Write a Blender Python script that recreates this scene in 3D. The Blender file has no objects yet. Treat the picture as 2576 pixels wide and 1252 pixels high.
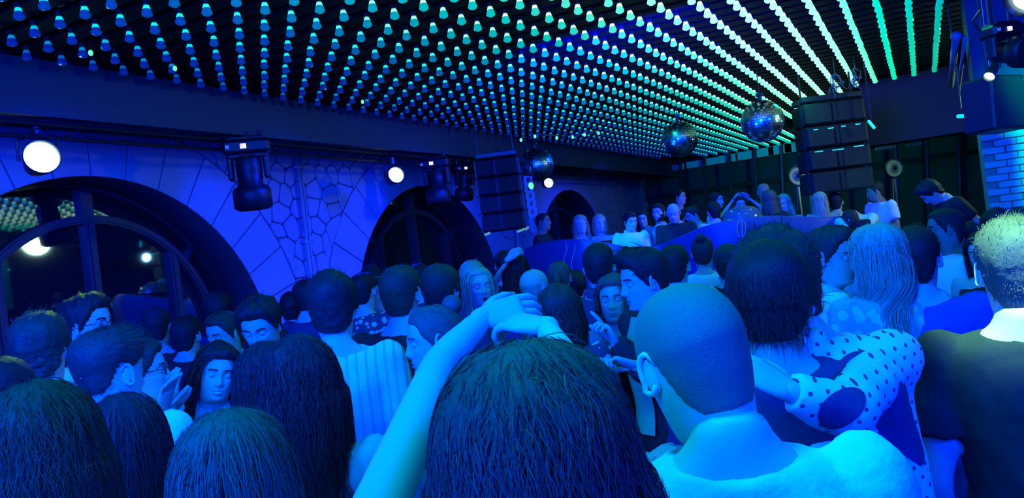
import bpy, math, random
import numpy as np
from mathutils import Vector, Matrix
random.seed(7); RNG = np.random.default_rng(7)
sc = bpy.context.scene
COL = sc.collection
PI = math.pi

# ---------------------------------------------------------------- camera
FPX, YAW, ROLL, PITCH, CAMZ = 2023.0, 0.476, 0.122, 0.002, 1.80
def cam_axes():
    cy, sy, cp, sp = math.cos(YAW), math.sin(YAW), math.cos(PITCH), math.sin(PITCH)
    fw = np.array([-sy*cp, cy*cp, sp]); rt = np.array([cy, sy, 0.0]); up = np.cross(rt, fw)
    c, s = math.cos(ROLL), -math.sin(ROLL)
    return fw, rt*c+up*s, -rt*s+up*c
FW, RT, UP = cam_axes()
def at(px, py, d):
    """point at depth d (metres along the view axis) for a spot of the 2576x1252 frame"""
    v = FW*d + RT*((px-1288)/FPX*d) - UP*((py-626)/FPX*d)
    return np.array([v[0], v[1], v[2]+CAMZ])
def on_plane(px, py, axis, val):
    v = FW + RT*((px-1288)/FPX) - UP*((py-626)/FPX)
    k = val/v[axis] if axis < 2 else (val-CAMZ)/v[2]
    return np.array([v[0]*k, v[1]*k, v[2]*k+CAMZ])
cd = bpy.data.cameras.new('camera'); cam = bpy.data.objects.new('camera', cd); COL.objects.link(cam)
cd.sensor_width = 36; cd.lens = FPX/2576*36; cd.clip_start = .02; cd.clip_end = 200
M = Matrix(((RT[0], UP[0], -FW[0]), (RT[1], UP[1], -FW[1]), (RT[2], UP[2], -FW[2]))).to_4x4()
M.translation = (0, 0, CAMZ); cam.matrix_world = M
sc.camera = cam

# ---------------------------------------------------------------- world, lamps, exposure
w = bpy.data.worlds.new('world'); sc.world = w; w.use_nodes = True
w.node_tree.nodes['Background'].inputs[0].default_value = (0.0, 0.01, 1.0, 1)
w.node_tree.nodes['Background'].inputs[1].default_value = 0.045
sc.view_settings.view_transform = 'Standard'; sc.view_settings.look = 'None'
sc.view_settings.exposure = 0.0; sc.view_settings.gamma = 1.0
try: sc.view_settings.use_curve_mapping = False
except Exception: pass
sc.cycles.max_bounces = 5; sc.cycles.diffuse_bounces = 2; sc.cycles.glossy_bounces = 3
sc.cycles.transmission_bounces = 4; sc.cycles.caustics_reflective = False; sc.cycles.caustics_refractive = False
sc.cycles.use_denoising = True; sc.cycles.sample_clamp_indirect = 4.0
def lamp(kind, loc, power, color, target=None, size=.5, sizey=None, spot=60, blend=.5, name='light'):
    l = bpy.data.lights.new(name, kind); o = bpy.data.objects.new(name, l); COL.objects.link(o)
    l.energy = power; l.color = color; o.location = loc
    if kind == 'AREA':
        l.size = size
        if sizey: l.shape = 'RECTANGLE'; l.size_y = sizey
    else: l.shadow_soft_size = size
    if kind == 'SPOT': l.spot_size = math.radians(spot); l.spot_blend = blend
    if target is not None:
        o.rotation_euler = (Vector(target)-Vector(loc)).to_track_quat('-Z', 'Y').to_euler()
    return o
BLUE = (0.0, 0.012, 1.0); AZURE = (0.0, 0.16, 1.0); CYAN = (0.0, 0.5, 1.0); GREEN = (0.05, 1.0, 0.45)
# blue wash on the arched wall, from the rig along the ceiling edge
for k, y in enumerate((1.2, 3.6, 6.0, 8.4, 11.0, 15.0)):
    lamp('SPOT', (-4.2, y, 3.2), 430 if y < 10 else (300 if y < 12 else 420), (0.0, .012, 1.0), (-6.6, y+.3, 1.15), size=.15, spot=92, blend=.9, name='wall_wash')
# blue rig washing the crowd from behind the camera and from the left, some cyan in it; added fills follow
lamp('AREA', (-2.8, -2.2, 3.2), 640, (0, .012, 1.0), (-1.6, 4.0, 1.2), size=1.6, name='front_wash')
lamp('AREA', (2.4, -.6, 3.2), 420, (0, .03, 1.0), (-.6, 4.6, 1.2), size=1.0, name='front_wash')
lamp('AREA', (-1.2, -1.0, 3.3), 82, (0, .62, 1.0), (-1.2, 3.5, 1.0), size=.9, name='cyan_wash')
lamp('SPOT', (-4.9, 6.2, 3.0), 420, (0, .01, 1.0), (-1.5, 4.0, 1.2), size=.3, spot=75, blend=.8, name='side_wash')
lamp('SPOT', (-2.2, 6.5, 3.0), 420, (0, .02, 1.0), (-2.6, 11, 1.3), size=.3, spot=60, blend=.8, name='booth_wash')
lamp('AREA', (2.6, 5.5, 3.0), 260, (0, .02, 1.0), (1.5, 13, 2.4), size=.8, name='bulkhead_wash')
lamp('AREA', (-1.2, -3.2, 1.9), 620, (0, .003, 1.0), (-2.4, 8, 2.3), size=5, sizey=2.6, name='rear_fill')  # unseen fill behind the camera, added to lift dark areas to blue
lamp('AREA', (-2.3, 6.6, 3.2), 320, (0, .003, 1.0), (-2.0, 18, 2.4), size=1.6, name='booth_fill')  # unseen lamp added to brighten booth, speakers and back wall
lamp('AREA', (-1.5, .8, 2.7), 150, (0, .003, 1.0), (-5.7, 6.0, 3.3), size=1.4, name='beam_fill')  # another added fill, for the dark beam along the ceiling edge
for px_, py_, d_ in ((1350, 415, 11.8), (1710, 350, 11.3), (1918, 305, 9.7)):
    g = at(px_, py_, d_); lamp('SPOT', (g[0]-1.6, g[1]-3.2, 2.1), 260, (0, .08, 1.0), g, size=.25, spot=9, blend=.5, name='ball_fill')  # unseen spots added to put blue on the mirror balls
# the lit ceiling rows, as they fall on heads and shoulders
for x_ in (-2.2, -.9, .2):
    for y_ in (1.2, 3.6, 6.0, 8.6): lamp('SPOT', (x_, y_, 3.42), 26, (0.0, .85, .42), (x_, y_, 0), size=.06, spot=150, blend=1, name='row_glow')
for x_ in (-3.0, -1.2):
    for y_ in (10.5, 13.5, 16.5): lamp('SPOT', (x_, y_, 3.42), 22, (0.0, .85, .45), (x_, y_, 0), size=.06, spot=150, blend=1, name='row_glow')
lamp('SPOT', (-2.4, 17.0, 2.6), 160, (0, .9, .7), (-2.2, 20.4, 2.7), size=.2, spot=110, blend=.6, name='back_panel_fill')  # not a bulb row: extra lamp added to brighten the back wall panels
g = at(1800, 760, 1.22)
lamp('SPOT', (g[0]-.5, g[1]-.2, 3.3), 165, (0, .62, 1.0), (g[0]+.05, g[1]-.1, 1.4), size=.12, spot=34, blend=.8, name='beam')
# one tight beam on the nape of the man at the right, one grazing the heads at the left
g = at(2545, 655, 2.0)
lamp('SPOT', (g[0]+.05, g[1]-.75, 3.3), 1000, (.28, 1, .45), g, size=.03, spot=15, blend=.7, name='beam')
g = at(70, 850, 2.95)
lamp('SPOT', (g[0]-1.6, g[1]+1.6, 3.2), 210, (.35, 1, .12), g, size=.04, spot=16, blend=.6, name='beam')
g = at(1500, 600, 9.7)
lamp('SPOT', (g[0]-.5, g[1]-2.6, 3.3), 900, (0, .25, 1), at(1545, 590, 9.8), size=.05, spot=16, blend=.4, name='beam')
g = at(2150, 560, 8.8)
lamp('SPOT', (g[0]+.6, g[1]-2.5, 3.3), 160, (0, .35, 1), g, size=.05, spot=18, blend=.5, name='beam')

# ---------------------------------------------------------------- materials
MATS = {}
def mat(name, col, rough=.6, metal=0., emit=None, est=0., bump=0., bscale=40., spec=.5, vary=0., sheen=0., trans=0., ior=1.45):
    if name in MATS: return MATS[name]
    m = bpy.data.materials.new(name); m.use_nodes = True; nt = m.node_tree; b = nt.nodes['Principled BSDF']
    b.inputs['Base Color'].default_value = (*col, 1); b.inputs['Roughness'].default_value = rough
    b.inputs['Metallic'].default_value = metal; b.inputs['Specular IOR Level'].default_value = spec
    b.inputs['IOR'].default_value = ior
    if trans: b.inputs['Transmission Weight'].default_value = trans
    if sheen: b.inputs['Sheen Weight'].default_value = sheen
    if emit: b.inputs['Emission Color'].default_value = (*emit, 1); b.inputs['Emission Strength'].default_value = est
    if bump or vary:
        tc = nt.nodes.new('ShaderNodeTexCoord'); nz = nt.nodes.new('ShaderNodeTexNoise')
        nz.inputs['Scale'].default_value = bscale; nz.inputs['Detail'].default_value = 4
        nt.links.new(tc.outputs['Object'], nz.inputs['Vector'])
        if bump:
            bp = nt.nodes.new('ShaderNodeBump'); bp.inputs['Strength'].default_value = bump; bp.inputs['Distance'].default_value = .01
            nt.links.new(nz.outputs['Fac'], bp.inputs['Height']); nt.links.new(bp.outputs['Normal'], b.inputs['Normal'])
        if vary:
            n2 = nt.nodes.new('ShaderNodeTexNoise'); n2.inputs['Scale'].default_value = bscale*.15; n2.inputs['Detail'].default_value = 3
            nt.links.new(tc.outputs['Object'], n2.inputs['Vector'])
            mx = nt.nodes.new('ShaderNodeMix'); mx.data_type = 'RGBA'
            mx.inputs[6].default_value = (*[c*(1-vary) for c in col], 1); mx.inputs[7].default_value = (*[min(1, c*(1+vary)) for c in col], 1)
            nt.links.new(n2.outputs['Fac'], mx.inputs[0]); nt.links.new(mx.outputs[2], b.inputs['Base Color'])
    MATS[name] = m; return m
SKIN = mat('skin', (.62, .46, .40), .55, bump=.05, bscale=120, vary=.06)
SKIND = mat('skin_dark', (.30, .2, .16), .5, bump=.05, bscale=120, vary=.06)
LIPS = mat('lips', (.45, .26, .25), .45)
EYEW = mat('eye_white', (.75, .75, .72), .2); IRIS = mat('iris', (.03, .03, .03), .15); TEETH = mat('teeth', (.85, .85, .8), .3)
MOUTH = mat('mouth_dark', (.02, .008, .01), .5)
H = {'black': mat('hair_black', (.020, .018, .020), .62, spec=.3, bump=.3, bscale=90),
     'brown': mat('hair_brown', (.045, .04, .032), .62, spec=.3, bump=.3, bscale=90),
     'mid': mat('hair_mid', (.10, .09, .07), .62, spec=.3, bump=.3, bscale=90),
     'blond': mat('hair_blond', (.42, .36, .25), .5, bump=.3, bscale=90),
     'stub': mat('hair_stubble', (.13, .13, .12), .6, bump=.5, bscale=500),
     'grey': mat('hair_grey', (.30, .30, .28), .5, bump=.3, bscale=90)}
CL = {'white': mat('cloth_white', (.80, .82, .82), .85, bump=.25, bscale=60, vary=.05),
      'pale': mat('cloth_pale', (.52, .6, .6), .85, bump=.25, bscale=60, vary=.08),
      'grey': mat('cloth_grey', (.25, .27, .28), .85, bump=.25, bscale=60, vary=.1),
      'black': mat('cloth_black', (.018, .020, .022), .85, bump=.25, bscale=60, vary=.2),
      'navy': mat('cloth_navy', (.03, .04, .13), .85, bump=.25, bscale=60, vary=.1),
      'blue': mat('cloth_blue', (.06, .07, .34), .85, bump=.25, bscale=60, vary=.1),
      'green': mat('cloth_green', (.12, .5, .25), .85, bump=.25, bscale=60, vary=.1),
      'denim': mat('cloth_denim', (.03, .04, .10), .85, bump=.25, bscale=60, vary=.2)}
def pattern_cloth(name, kind, base, ink):
    m = mat(name, base, .85, bump=.2, bscale=60); nt = m.node_tree; b = nt.nodes['Principled BSDF']
    tc = nt.nodes.new('ShaderNodeTexCoord'); sp = nt.nodes.new('ShaderNodeSeparateXYZ'); nt.links.new(tc.outputs['Object'], sp.inputs[0])
    def mth(op, a, c=None):
        n = nt.nodes.new('ShaderNodeMath'); n.operation = op
        for i, v in enumerate((a, c)):
            if v is None: continue
            if isinstance(v, (int, float)): n.inputs[i].default_value = v
            else: nt.links.new(v, n.inputs[i])
        return n.outputs[0]
    if kind == 'dots':
        def lattice(off):
            u = mth('SUBTRACT', mth('FRACT', mth('ADD', mth('MULTIPLY', sp.outputs['X'], 29.), off)), .5)
            v = mth('SUBTRACT', mth('FRACT', mth('ADD', mth('MULTIPLY', sp.outputs['Z'], 23.), off)), .5)
            return mth('ADD', mth('MULTIPLY', u, u), mth('MULTIPLY', mth('MULTIPLY', v, v), 1.6))
        fac = mth('LESS_THAN', mth('MINIMUM', lattice(100.), lattice(100.5)), .017)
    elif kind == 'stripes':
        fac = mth('LESS_THAN', mth('FRACT', mth('ADD', mth('MULTIPLY', sp.outputs['X'], 28.), 100.)), .3)
    else:
        vo = nt.nodes.new('ShaderNodeTexVoronoi'); vo.inputs['Scale'].default_value = 22; nt.links.new(tc.outputs['Object'], vo.inputs['Vector'])
        fac = mth('LESS_THAN', vo.outputs['Distance'], .42)
    mx = nt.nodes.new('ShaderNodeMix'); mx.data_type = 'RGBA'; mx.inputs[6].default_value = (*base, 1); mx.inputs[7].default_value = (*ink, 1)
    nt.links.new(fac, mx.inputs[0]); nt.links.new(mx.outputs[2], b.inputs['Base Color']); return m
CL['dots'] = pattern_cloth('cloth_dots', 'dots', (.80, .82, .82), (.05, .06, .15))
CL['stripes'] = pattern_cloth('cloth_stripes', 'stripes', (.72, .75, .75), (.48, .52, .55))
CL['floral'] = pattern_cloth('cloth_floral', 'floral', (.06, .06, .12), (.6, .65, .65))
CL['tiedye'] = pattern_cloth('cloth_mottled', 'floral', (.35, .45, .5), (.68, .74, .72))
BLACKM = mat('black_paint', (.012, .012, .014), .45, bump=.1, bscale=80)
BLACKG = mat('black_gloss', (.02, .022, .026), .3)
METAL = mat('dull_metal', (.35, .36, .38), .35, metal=1.)
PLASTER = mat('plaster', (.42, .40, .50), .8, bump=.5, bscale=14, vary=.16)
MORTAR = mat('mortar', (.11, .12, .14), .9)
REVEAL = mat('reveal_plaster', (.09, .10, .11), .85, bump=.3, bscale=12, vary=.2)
FRAMEM = mat('window_paint', (.035, .04, .045), .5)
GLASS = mat('night_glass', (.010, .012, .014), .03, spec=1.0, ior=1.9)
LENS = mat('lit_lens', (.8, .8, .8), .4, emit=(.55, .95, 1.0), est=9)
FABRIC = mat('booth_skin', (.05, .055, .16), .55, bump=.1, bscale=20, vary=.15)
SPKM = mat('speaker_grille', (.010, .010, .012), .6, bump=.6, bscale=400)

# ---------------------------------------------------------------- mesh helpers
def mk(name, V, F, m, parent=None, smooth=False, link=True):
    me = bpy.data.meshes.new(name); me.from_pydata([tuple(map(float, v)) for v in V], [], [tuple(map(int, f)) for f in F])
    ms = m if isinstance(m, (list, tuple)) else [m]
    for x in ms: me.materials.append(x)
    if smooth: me.polygons.foreach_set('use_smooth', [True]*len(me.polygons))
    me.update(); o = bpy.data.objects.new(name, me)
    if link: COL.objects.link(o)
    if parent: o.parent = parent
    return o
def thing(name, label, cat, loc=(0, 0, 0), rz=0, group=None):
    o = bpy.data.objects.new(name, None); COL.objects.link(o); o.location = loc; o.rotation_euler = (0, 0, rz)
    o.empty_display_size = .1; return tag(o, label, cat, group)
def tag(o, label=None, cat=None, group=None, kind=None):
    if label: o['label'] = label
    if cat: o['category'] = cat
    if group: o['group'] = group
    if kind: o['kind'] = kind
    return o
class G:
    """collects vertices and faces"""
    def __init__(s): s.V = []; s.F = []; s.n = 0; s.MI = []
    def add(s, V, F, mi=0):
        V = np.asarray(V, float); s.V.append(V)
        s.F += [tuple(int(i)+s.n for i in f) for f in F]; s.MI += [mi]*len(F); s.n += len(V); return s
    def arr(s): return np.concatenate(s.V) if s.V else np.zeros((0, 3))
    def build(s, name, m, parent=None, smooth=False):
        o = mk(name, s.arr(), s.F, m, parent, smooth)
        if any(s.MI): o.data.polygons.foreach_set('material_index', s.MI)
        return o
    def box(s, c, sz, R=None, bev=0.0):
        c = np.array(c, float); hx, hy, hz = np.array(sz)/2
        if bev <= 0:
            V = np.array([(x, y, z) for x in (-hx, hx) for y in (-hy, hy) for z in (-hz, hz)])
            F = [(0, 1, 3, 2), (4, 6, 7, 5), (0, 4, 5, 1), (2, 3, 7, 6), (0, 2, 6, 4), (1, 5, 7, 3)]
        else:
            b = min(bev, hx*.9, hy*.9, hz*.9); V = []; idx = {}
            for sx in (-1, 1):
                for sy in (-1, 1):
                    for sz_ in (-1, 1):
                        for ax in range(3):
                            p = [sx*(hx-b), sy*(hy-b), sz_*(hz-b)]; p[ax] = (sx*hx, sy*hy, sz_*hz)[ax]
                            idx[(sx, sy, sz_, ax)] = len(V); V.append(p)
            V = np.array(V); F = []
            for ax in range(3):
                o1, o2 = [a for a in range(3) if a != ax]
                for sg in (-1, 1):
                    q = []
                    for (a, b_) in ((-1, -1), (1, -1), (1, 1), (-1, 1)):
                        k = [0, 0, 0]; k[ax] = sg; k[o1] = a; k[o2] = b_; q.append(idx[(*k, ax)])
                    F.append(tuple(q))
            for ax in range(3):      # edges along ax
                o1, o2 = [a for a in range(3) if a != ax]
                for a in (-1, 1):
                    for b_ in (-1, 1):
                        q = []
                        for (e, axx) in ((-1, o1), (1, o1), (1, o2), (-1, o2)):
                            k = [0, 0, 0]; k[ax] = e; k[o1] = a; k[o2] = b_; q.append(idx[(*k, axx)])
                        F.append(tuple(q))
            for sx in (-1, 1):
                for sy in (-1, 1):
                    for sz_ in (-1, 1): F.append(tuple(idx[(sx, sy, sz_, a)] for a in range(3)))
        if R is not None: V = V @ np.asarray(R).T
        return s.add(V+c, F)
    def tube(s, P, r, n=10, mi=0, cap=True):
        V, F = tube(P, r, n, cap); return s.add(V, F, mi)
    def lathe(s, prof, n=16, c=(0, 0, 0), R=None, mi=0):
        V = []; F = []
        for (r, z) in prof:
            for i in range(n): a = 2*PI*i/n; V.append((r*math.cos(a), r*math.sin(a), z))
        for j in range(len(prof)-1):
            for i in range(n): F.append((j*n+i, j*n+(i+1) % n, (j+1)*n+(i+1) % n, (j+1)*n+i))
        V = np.array(V)
        if R is not None: V = V @ np.asarray(R).T
        return s.add(V+np.array(c), F, mi)
def frame_of(t):
    t = t/(np.linalg.norm(t)+1e-9); a = np.array([0, 0, 1.]) if abs(t[2]) < .9 else np.array([0, 1., 0])
    u = np.cross(t, a); u /= np.linalg.norm(u); return u, np.cross(u, t)
def tube(P, r, n=10, cap=True, up=None):
    """loft along P; r = radius, or list of radii, or list of (rx, ry)"""
    P = np.asarray(P, float); k = len(P)
    if np.isscalar(r): r = [r]*k
    R = [(a, a) if np.isscalar(a) else a for a in r]
    V = []; F = []; pu = None
    for j in range(k):
        t = P[min(j+1, k-1)]-P[max(j-1, 0)]; t /= (np.linalg.norm(t)+1e-9)
        if pu is None:
            if up is not None: u = np.cross(t, up); u /= np.linalg.norm(u)
            else: u, _ = frame_of(t)
        else: u = pu-t*np.dot(pu, t); u /= (np.linalg.norm(u)+1e-9)
        v = np.cross(u, t); pu = u
        for i in range(n):
            a = 2*PI*i/n; V.append(P[j]+u*R[j][0]*math.cos(a)+v*R[j][1]*math.sin(a))
    for j in range(k-1):
        for i in range(n): F.append((j*n+i, j*n+(i+1) % n, (j+1)*n+(i+1) % n, (j+1)*n+i))
    if cap: F.append(tuple(range(n-1, -1, -1))); F.append(tuple((k-1)*n+i for i in range(n)))
    return np.array(V), F
def ball(c, r, n=12, m=8):
    V = []; F = []; c = np.asarray(c, float); r = np.ones(3)*r
    for j in range(m+1):
        t = PI*j/m
        for i in range(n): a = 2*PI*i/n; V.append(c+r*np.array([math.sin(t)*math.cos(a), math.sin(t)*math.sin(a), math.cos(t)]))
    for j in range(m):
        for i in range(n): F.append((j*n+i, (j+1)*n+i, (j+1)*n+(i+1) % n, j*n+(i+1) % n))
    return np.array(V), F
_ND = RNG.normal(size=(14, 3)); _NP = RNG.uniform(0, 6.28, 14)
def noise(P, f=1.0, oct_=14):
    """cheap smooth pseudo noise, about -1..1"""
    P = np.asarray(P)*f; out = np.zeros(len(P))
    for i in range(oct_): out += np.sin(P @ _ND[i]*(1+.35*i)+_NP[i]+1.7*np.sin(P @ _ND[(i+5) % 14]+i))/(1+.25*i)
    return out/3.2
def rot(ax, a):
    return np.array(Matrix.Rotation(a, 3, ax))
def rz(a): return rot('Z', a)
def to_quad(n, m, closed=True, base=0):
    F = []
    for j in range(m-1):
        for i in range(n if closed else n-1):
            F.append((base+j*n+i, base+j*n+(i+1) % n, base+(j+1)*n+(i+1) % n, base+(j+1)*n+i))
    return F

# ---------------------------------------------------------------- people
def sstep(x, a, b):
    t = np.clip((x-a)/(b-a), 0, 1); return t*t*(3-2*t)
_HT = np.array([  # z, half width, front, back, squareness
    (-.285, .150, .040, .095, 1.0), (-.262, .118, .036, .090, 1.0), (-.24, .086, .032, .086, 1.0), (-.21, .064, .032, .082, 1.0), (-.18, .057, .034, .078, 1.0),
    (-.15, .056, .038, .074, 1.0), (-.13, .057, .046, .071, 1.0), (-.118, .058, .064, .070, 1.02), (-.108, .060, .082, .071, 1.06),
    (-.09, .0645, .0895, .074, 1.08), (-.06, .0690, .0915, .082, 1.02), (-.03, .0730, .0910, .092, .95), (0, .0755, .0895, .099, .92), (.02, .077, .094, .104, .9)])
def head_rings(res):
    nb, nt = (30, 12) if res > 1 else ((20, 9) if res == 1 else (13, 6))
    zl = np.concatenate([np.linspace(-.285, -.14, max(4, nb//5), endpoint=False), np.linspace(-.135, .02, nb)])
    zt = .02+.097*np.sin(np.linspace(0, PI/2, nt+1)[1:]); zt[-1] -= 1e-5
    return np.concatenate([zl, zt])
def head_ring(z, az, wide=1.0):
    if z <= .02:
        w_, f, b, p = [np.interp(z, _HT[:, 0], _HT[:, k]) for k in (1, 2, 3, 4)]
    else:
        q = (z-.02)/.097; k = max(1-q**2.25, 0)**(1/2.25)
        w_, f, b, p = .077*k, .094*k, .104*k, .9
    s, c = np.sin(az), np.cos(az)
    x = w_*wide*np.sign(s)*np.abs(s)**p; y = np.where(c > 0, f, b)*np.sign(c)*np.abs(c)**p
    return np.stack([x, y, np.full_like(az, z)], 1)
def azimuths(n):
    t = np.linspace(-PI, PI, n, endpoint=False); return t-.42*np.sin(t)
def head_mesh(res, female=False, smile=0.0, beard=False, ears=True, wide=1.0, mouth=None):
    n = 60 if res > 1 else (36 if res == 1 else 22)
    az = azimuths(n); zs = head_rings(res)
    P = np.concatenate([head_ring(z, az, wide) for z in zs]); m = len(zs)
    x, y, z = P[:, 0].copy(), P[:, 1].copy(), P[:, 2].copy(); fr = sstep(y, .02, .06)
    g = lambda v, c, s: np.exp(-((v-c)/s)**2)
    d = np.zeros(len(P)); nb = .85 if female else 1.0
    h = np.interp(z, [-.052, -.046, -.034, -.02, .018, .03], [0, .012, .027, .021, .007, 0]); sg = np.interp(z, [-.05, -.03, .02], [.0125, .0115, .0085])
    d += nb*h*np.exp(-(x/sg)**2)
    for s in (-1, 1):
        d += nb*.008*g(x, s*.0145, .0065)*g(z, -.037, .007)
        d -= .0135*g(x, s*.032, .017)*g(z, .002, .013)
        d += (.003 if female else .006)*g(x, s*.03, .02)*g(z, .024, .008)
        d += .005*g(x, s*.046, .017)*g(z, -.024, .018)
        d += smile*.004*g(x, s*.036, .012)*g(z, -.05, .012)
    zm = z-smile*12*x*x
    d += .006*g(zm, -.0655, .0042)*g(x, 0, .019) + .0075*g(zm, -.0775, .005)*g(x, 0, .016) - .005*g(zm, -.0712, .0023)*g(x, 0, .022)
    d -= .005*g(z, -.089, .006)*g(x, 0, .02); d += .006*g(z, -.102, .011)*g(x, 0, .018)
    P[:, 1] += d*fr
    G_ = G(); F = to_quad(n, m); G_.add(P, F)
    mi = []
    cz = P[:, 2]; zmm = cz-smile*12*P[:, 0]**2
    for f in F:
        c = P[list(f)].mean(0); zc = c[2]-smile*12*c[0]**2
        mi.append(1 if (c[1] > .07 and (c[0]/.023)**2+((zc+.0715)/.011)**2 < 1 and res > 0) else 0)
    G_.MI[:len(F)] = mi
    if res > 0:
        for s in (-1, 1):
            k = 12 if res > 1 else 8
            c = np.array([s*.032, .0725, .001])
            V, F2 = ball(c, .0132, k, k-2); G_.add(V, F2, 2)
            V, F2 = ball(c+np.array([0, .0088, 0]), (.0064, .0052, .0064), k, 6); G_.add(V, F2, 3)
            # eyelids: caps over the eyeball
            V, F2 = ball(c, .0146, k, k); F2 = [f for f in F2 if (lambda q: q[2] > c[2]+.0012 or q[2] < c[2]-.0055)(V[list(f)].mean(0))]; G_.add(V, F2, 0)
            # brow
            t = np.linspace(-1, 1, 6); bx = s*(.033+.019*t); bz = .023+.004*(1-t**2)
            by = np.array([head_ring(zz, np.array([math.asin(min(.95, abs(xx)/.077))]))[0, 1] for xx, zz in zip(bx, bz)])+.003
            V, F2 = tube(np.stack([bx, by, bz], 1), [(.0015, .003)]+[(.003, .004)]*4+[(.0012, .002)], 6); G_.add(V, F2, 4)
        if mouth == 'teeth':
            t = np.linspace(-1, 1, 7); mx = .021*t; yy = .0945-.012*t**2
            V = []; 
            for a in (0, 1): V += [(mx[i], yy[i]+.001, -.0685-(.0085*(1-t[i]**2))*a+smile*12*mx[i]**2) for i in range(7)]
            G_.add(V, [(i, i+7, i+8, i+1) for i in range(6)], 5)
        if mouth == 'open':
            V, F2 = ball((0, .089, -.074), (.015, .009, .009), 10, 6); G_.add(V, F2, 6)
    if ears:
        k = 8 if res > 1 else 5; nn = 14 if res > 1 else 8
        for s in (-1, 1):
            t = np.linspace(.3, 5.6, nn); R = rz(-s*.42)
            E = np.stack([np.zeros(nn), -.017*np.cos(t)*(1.0), .030*np.sin(t)+.004], 1)
            E[:, 1] += np.where(E[:, 2] < -.01, .008, 0); base = np.array([s*.081*wide, -.008, -.006])
            r = np.interp(t, [.3, 2, 4.2, 5.6], [.0035, .0055, .0052, .0045])
            V, F2 = tube(E, list(r), k); V = V @ R.T + base; G_.add(V, F2)
            V, F2 = ball((0, .002, 0), (.0055, .0165, .028), 10, 8); V = V @ R.T + base-np.array([s*.004, 0, 0]); G_.add(V, F2)
    return G_
def hairline(a):
    return np.interp(np.abs(a)*180/PI, [0, 30, 48, 60, 72, 80, 90, 98, 108, 122, 140, 180], [.074, .072, .062, .03, .005, -.018, -.02, .012, -.02, -.062, -.088, -.092])
def sty_top(s): return max(s['top'], s['side'])
def hair_shell(res, style, wide=1.0):
    n = 64 if res > 1 else (40 if res == 1 else 24)
    az = np.linspace(-PI, PI, n, endpoint=False)
    zs = head_rings(res); zs = zs[zs > -.105]; m = len(zs)
    P = np.concatenate([head_ring(z, az, wide) for z in zs]).reshape(m, n, 3)
    A = np.broadcast_to(az, (m, n)); Z = P[:, :, 2]
    du = np.roll(P, -1, 1)-np.roll(P, 1, 1); dv = np.gradient(P, axis=0); N = np.cross(du, dv)
    N /= (np.linalg.norm(N, axis=2, keepdims=True)+1e-9); N[-1] = (0, 0, 1)
    if (N[m//2]*P[m//2]).sum() < 0: N = -N
    top = sstep(Z, .0, .085); low = style.get('low', 0)
    zh = hairline(A)+style.get('recede', 0)*np.exp(-(np.abs(A)/1.0)**2)
    zh = zh+style.get('cut', 0)*sstep(np.abs(A), .9, 1.5)
    mask = sstep(Z-zh, -.004, .012)
    t = style['side']*(1-top)+style['top']*top
    t = t+style.get('front', 0)*np.exp(-((A)/1.0)**2)*sstep(Z, .05, .09)*(1-sstep(Z, .112, .117))
    t = t+style.get('crown', 0)*np.exp(-((np.abs(A)-PI)/1.2)**2)*sstep(Z, .02, .08)
    f = P.reshape(-1, 3); bump = style.get('bump', .003)
    nz = noise(f+np.array([style.get('seed', 0), 0, 0]), style.get('freq', 45)).reshape(m, n)
    t = t+bump*nz
    rel = np.clip(t/max(sty_top(style), .004), .12, 1.3)*mask
    t = t*mask-.004*(1-mask)
    P = P+N*t[:, :, None]
    V = P.reshape(-1, 3); F = [f_ for f_, k in zip(to_quad(n, m), (mask[:-1].reshape(-1) > -1)) if k]
    keep = mask.reshape(-1) > .001
    F = [f_ for f_ in F if keep[list(f_)].any()]
    return V, F, N.reshape(-1, 3), mask.reshape(-1), rel.reshape(-1)
def curtain(L, res, spread=1.0, a0=52, wavy=.004, back=1.0, ragged=.03, seed=0.):
    n = 48 if res > 1 else (30 if res == 1 else 18); m = 16 if res > 0 else 8
    az = np.radians(np.linspace(a0, 360-a0, n)); zs = .05
    V = []
    for lay in (0, 1):
        for j in range(m):
            t = j/(m-1)
            for a in az:
                Le = L+ragged*noise(np.array([[math.cos(a)*1.3+seed, math.sin(a)*1.3, 0]]), 3.)[0]
                z = zs-(zs+Le)*t; k = max(0, -z)
                w_ = .093+.02*spread*min(1, k/.2)-.010*max(0, t-.7)/.3; b = (.119+.012*min(1, k/.12))*back; f = .072
                if lay: w_ -= .028; b -= .028; f -= .025
                s, c = math.sin(a), math.cos(a)
                V.append((w_*math.copysign(abs(s)**.9, s), (f if c > 0 else b)*math.copysign(abs(c)**.9, c), z))
    V = np.array(V); Q = V.copy(); Q[:, 2] *= .35
    V[:, :2] *= (1+wavy*9*noise(Q+seed, 34)*sstep(-V[:, 2], -.06, .08))[:, None]
    F = to_quad(n, m, False)+[tuple(reversed(f)) for f in to_quad(n, m, False, n*m)]
    o = n*m
    for i in range(n-1): F.append((i, i+1, o+i+1, o+i)); e = (m-1)*n; F.append((e+i+1, e+i, o+e+i, o+e+i+1))
    for j in range(m-1):
        a = j*n; b = a+n; F.append((a, o+a, o+b, b)); a += n-1; b += n-1; F.append((a, b, o+b, o+a))
    return V, F
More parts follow.
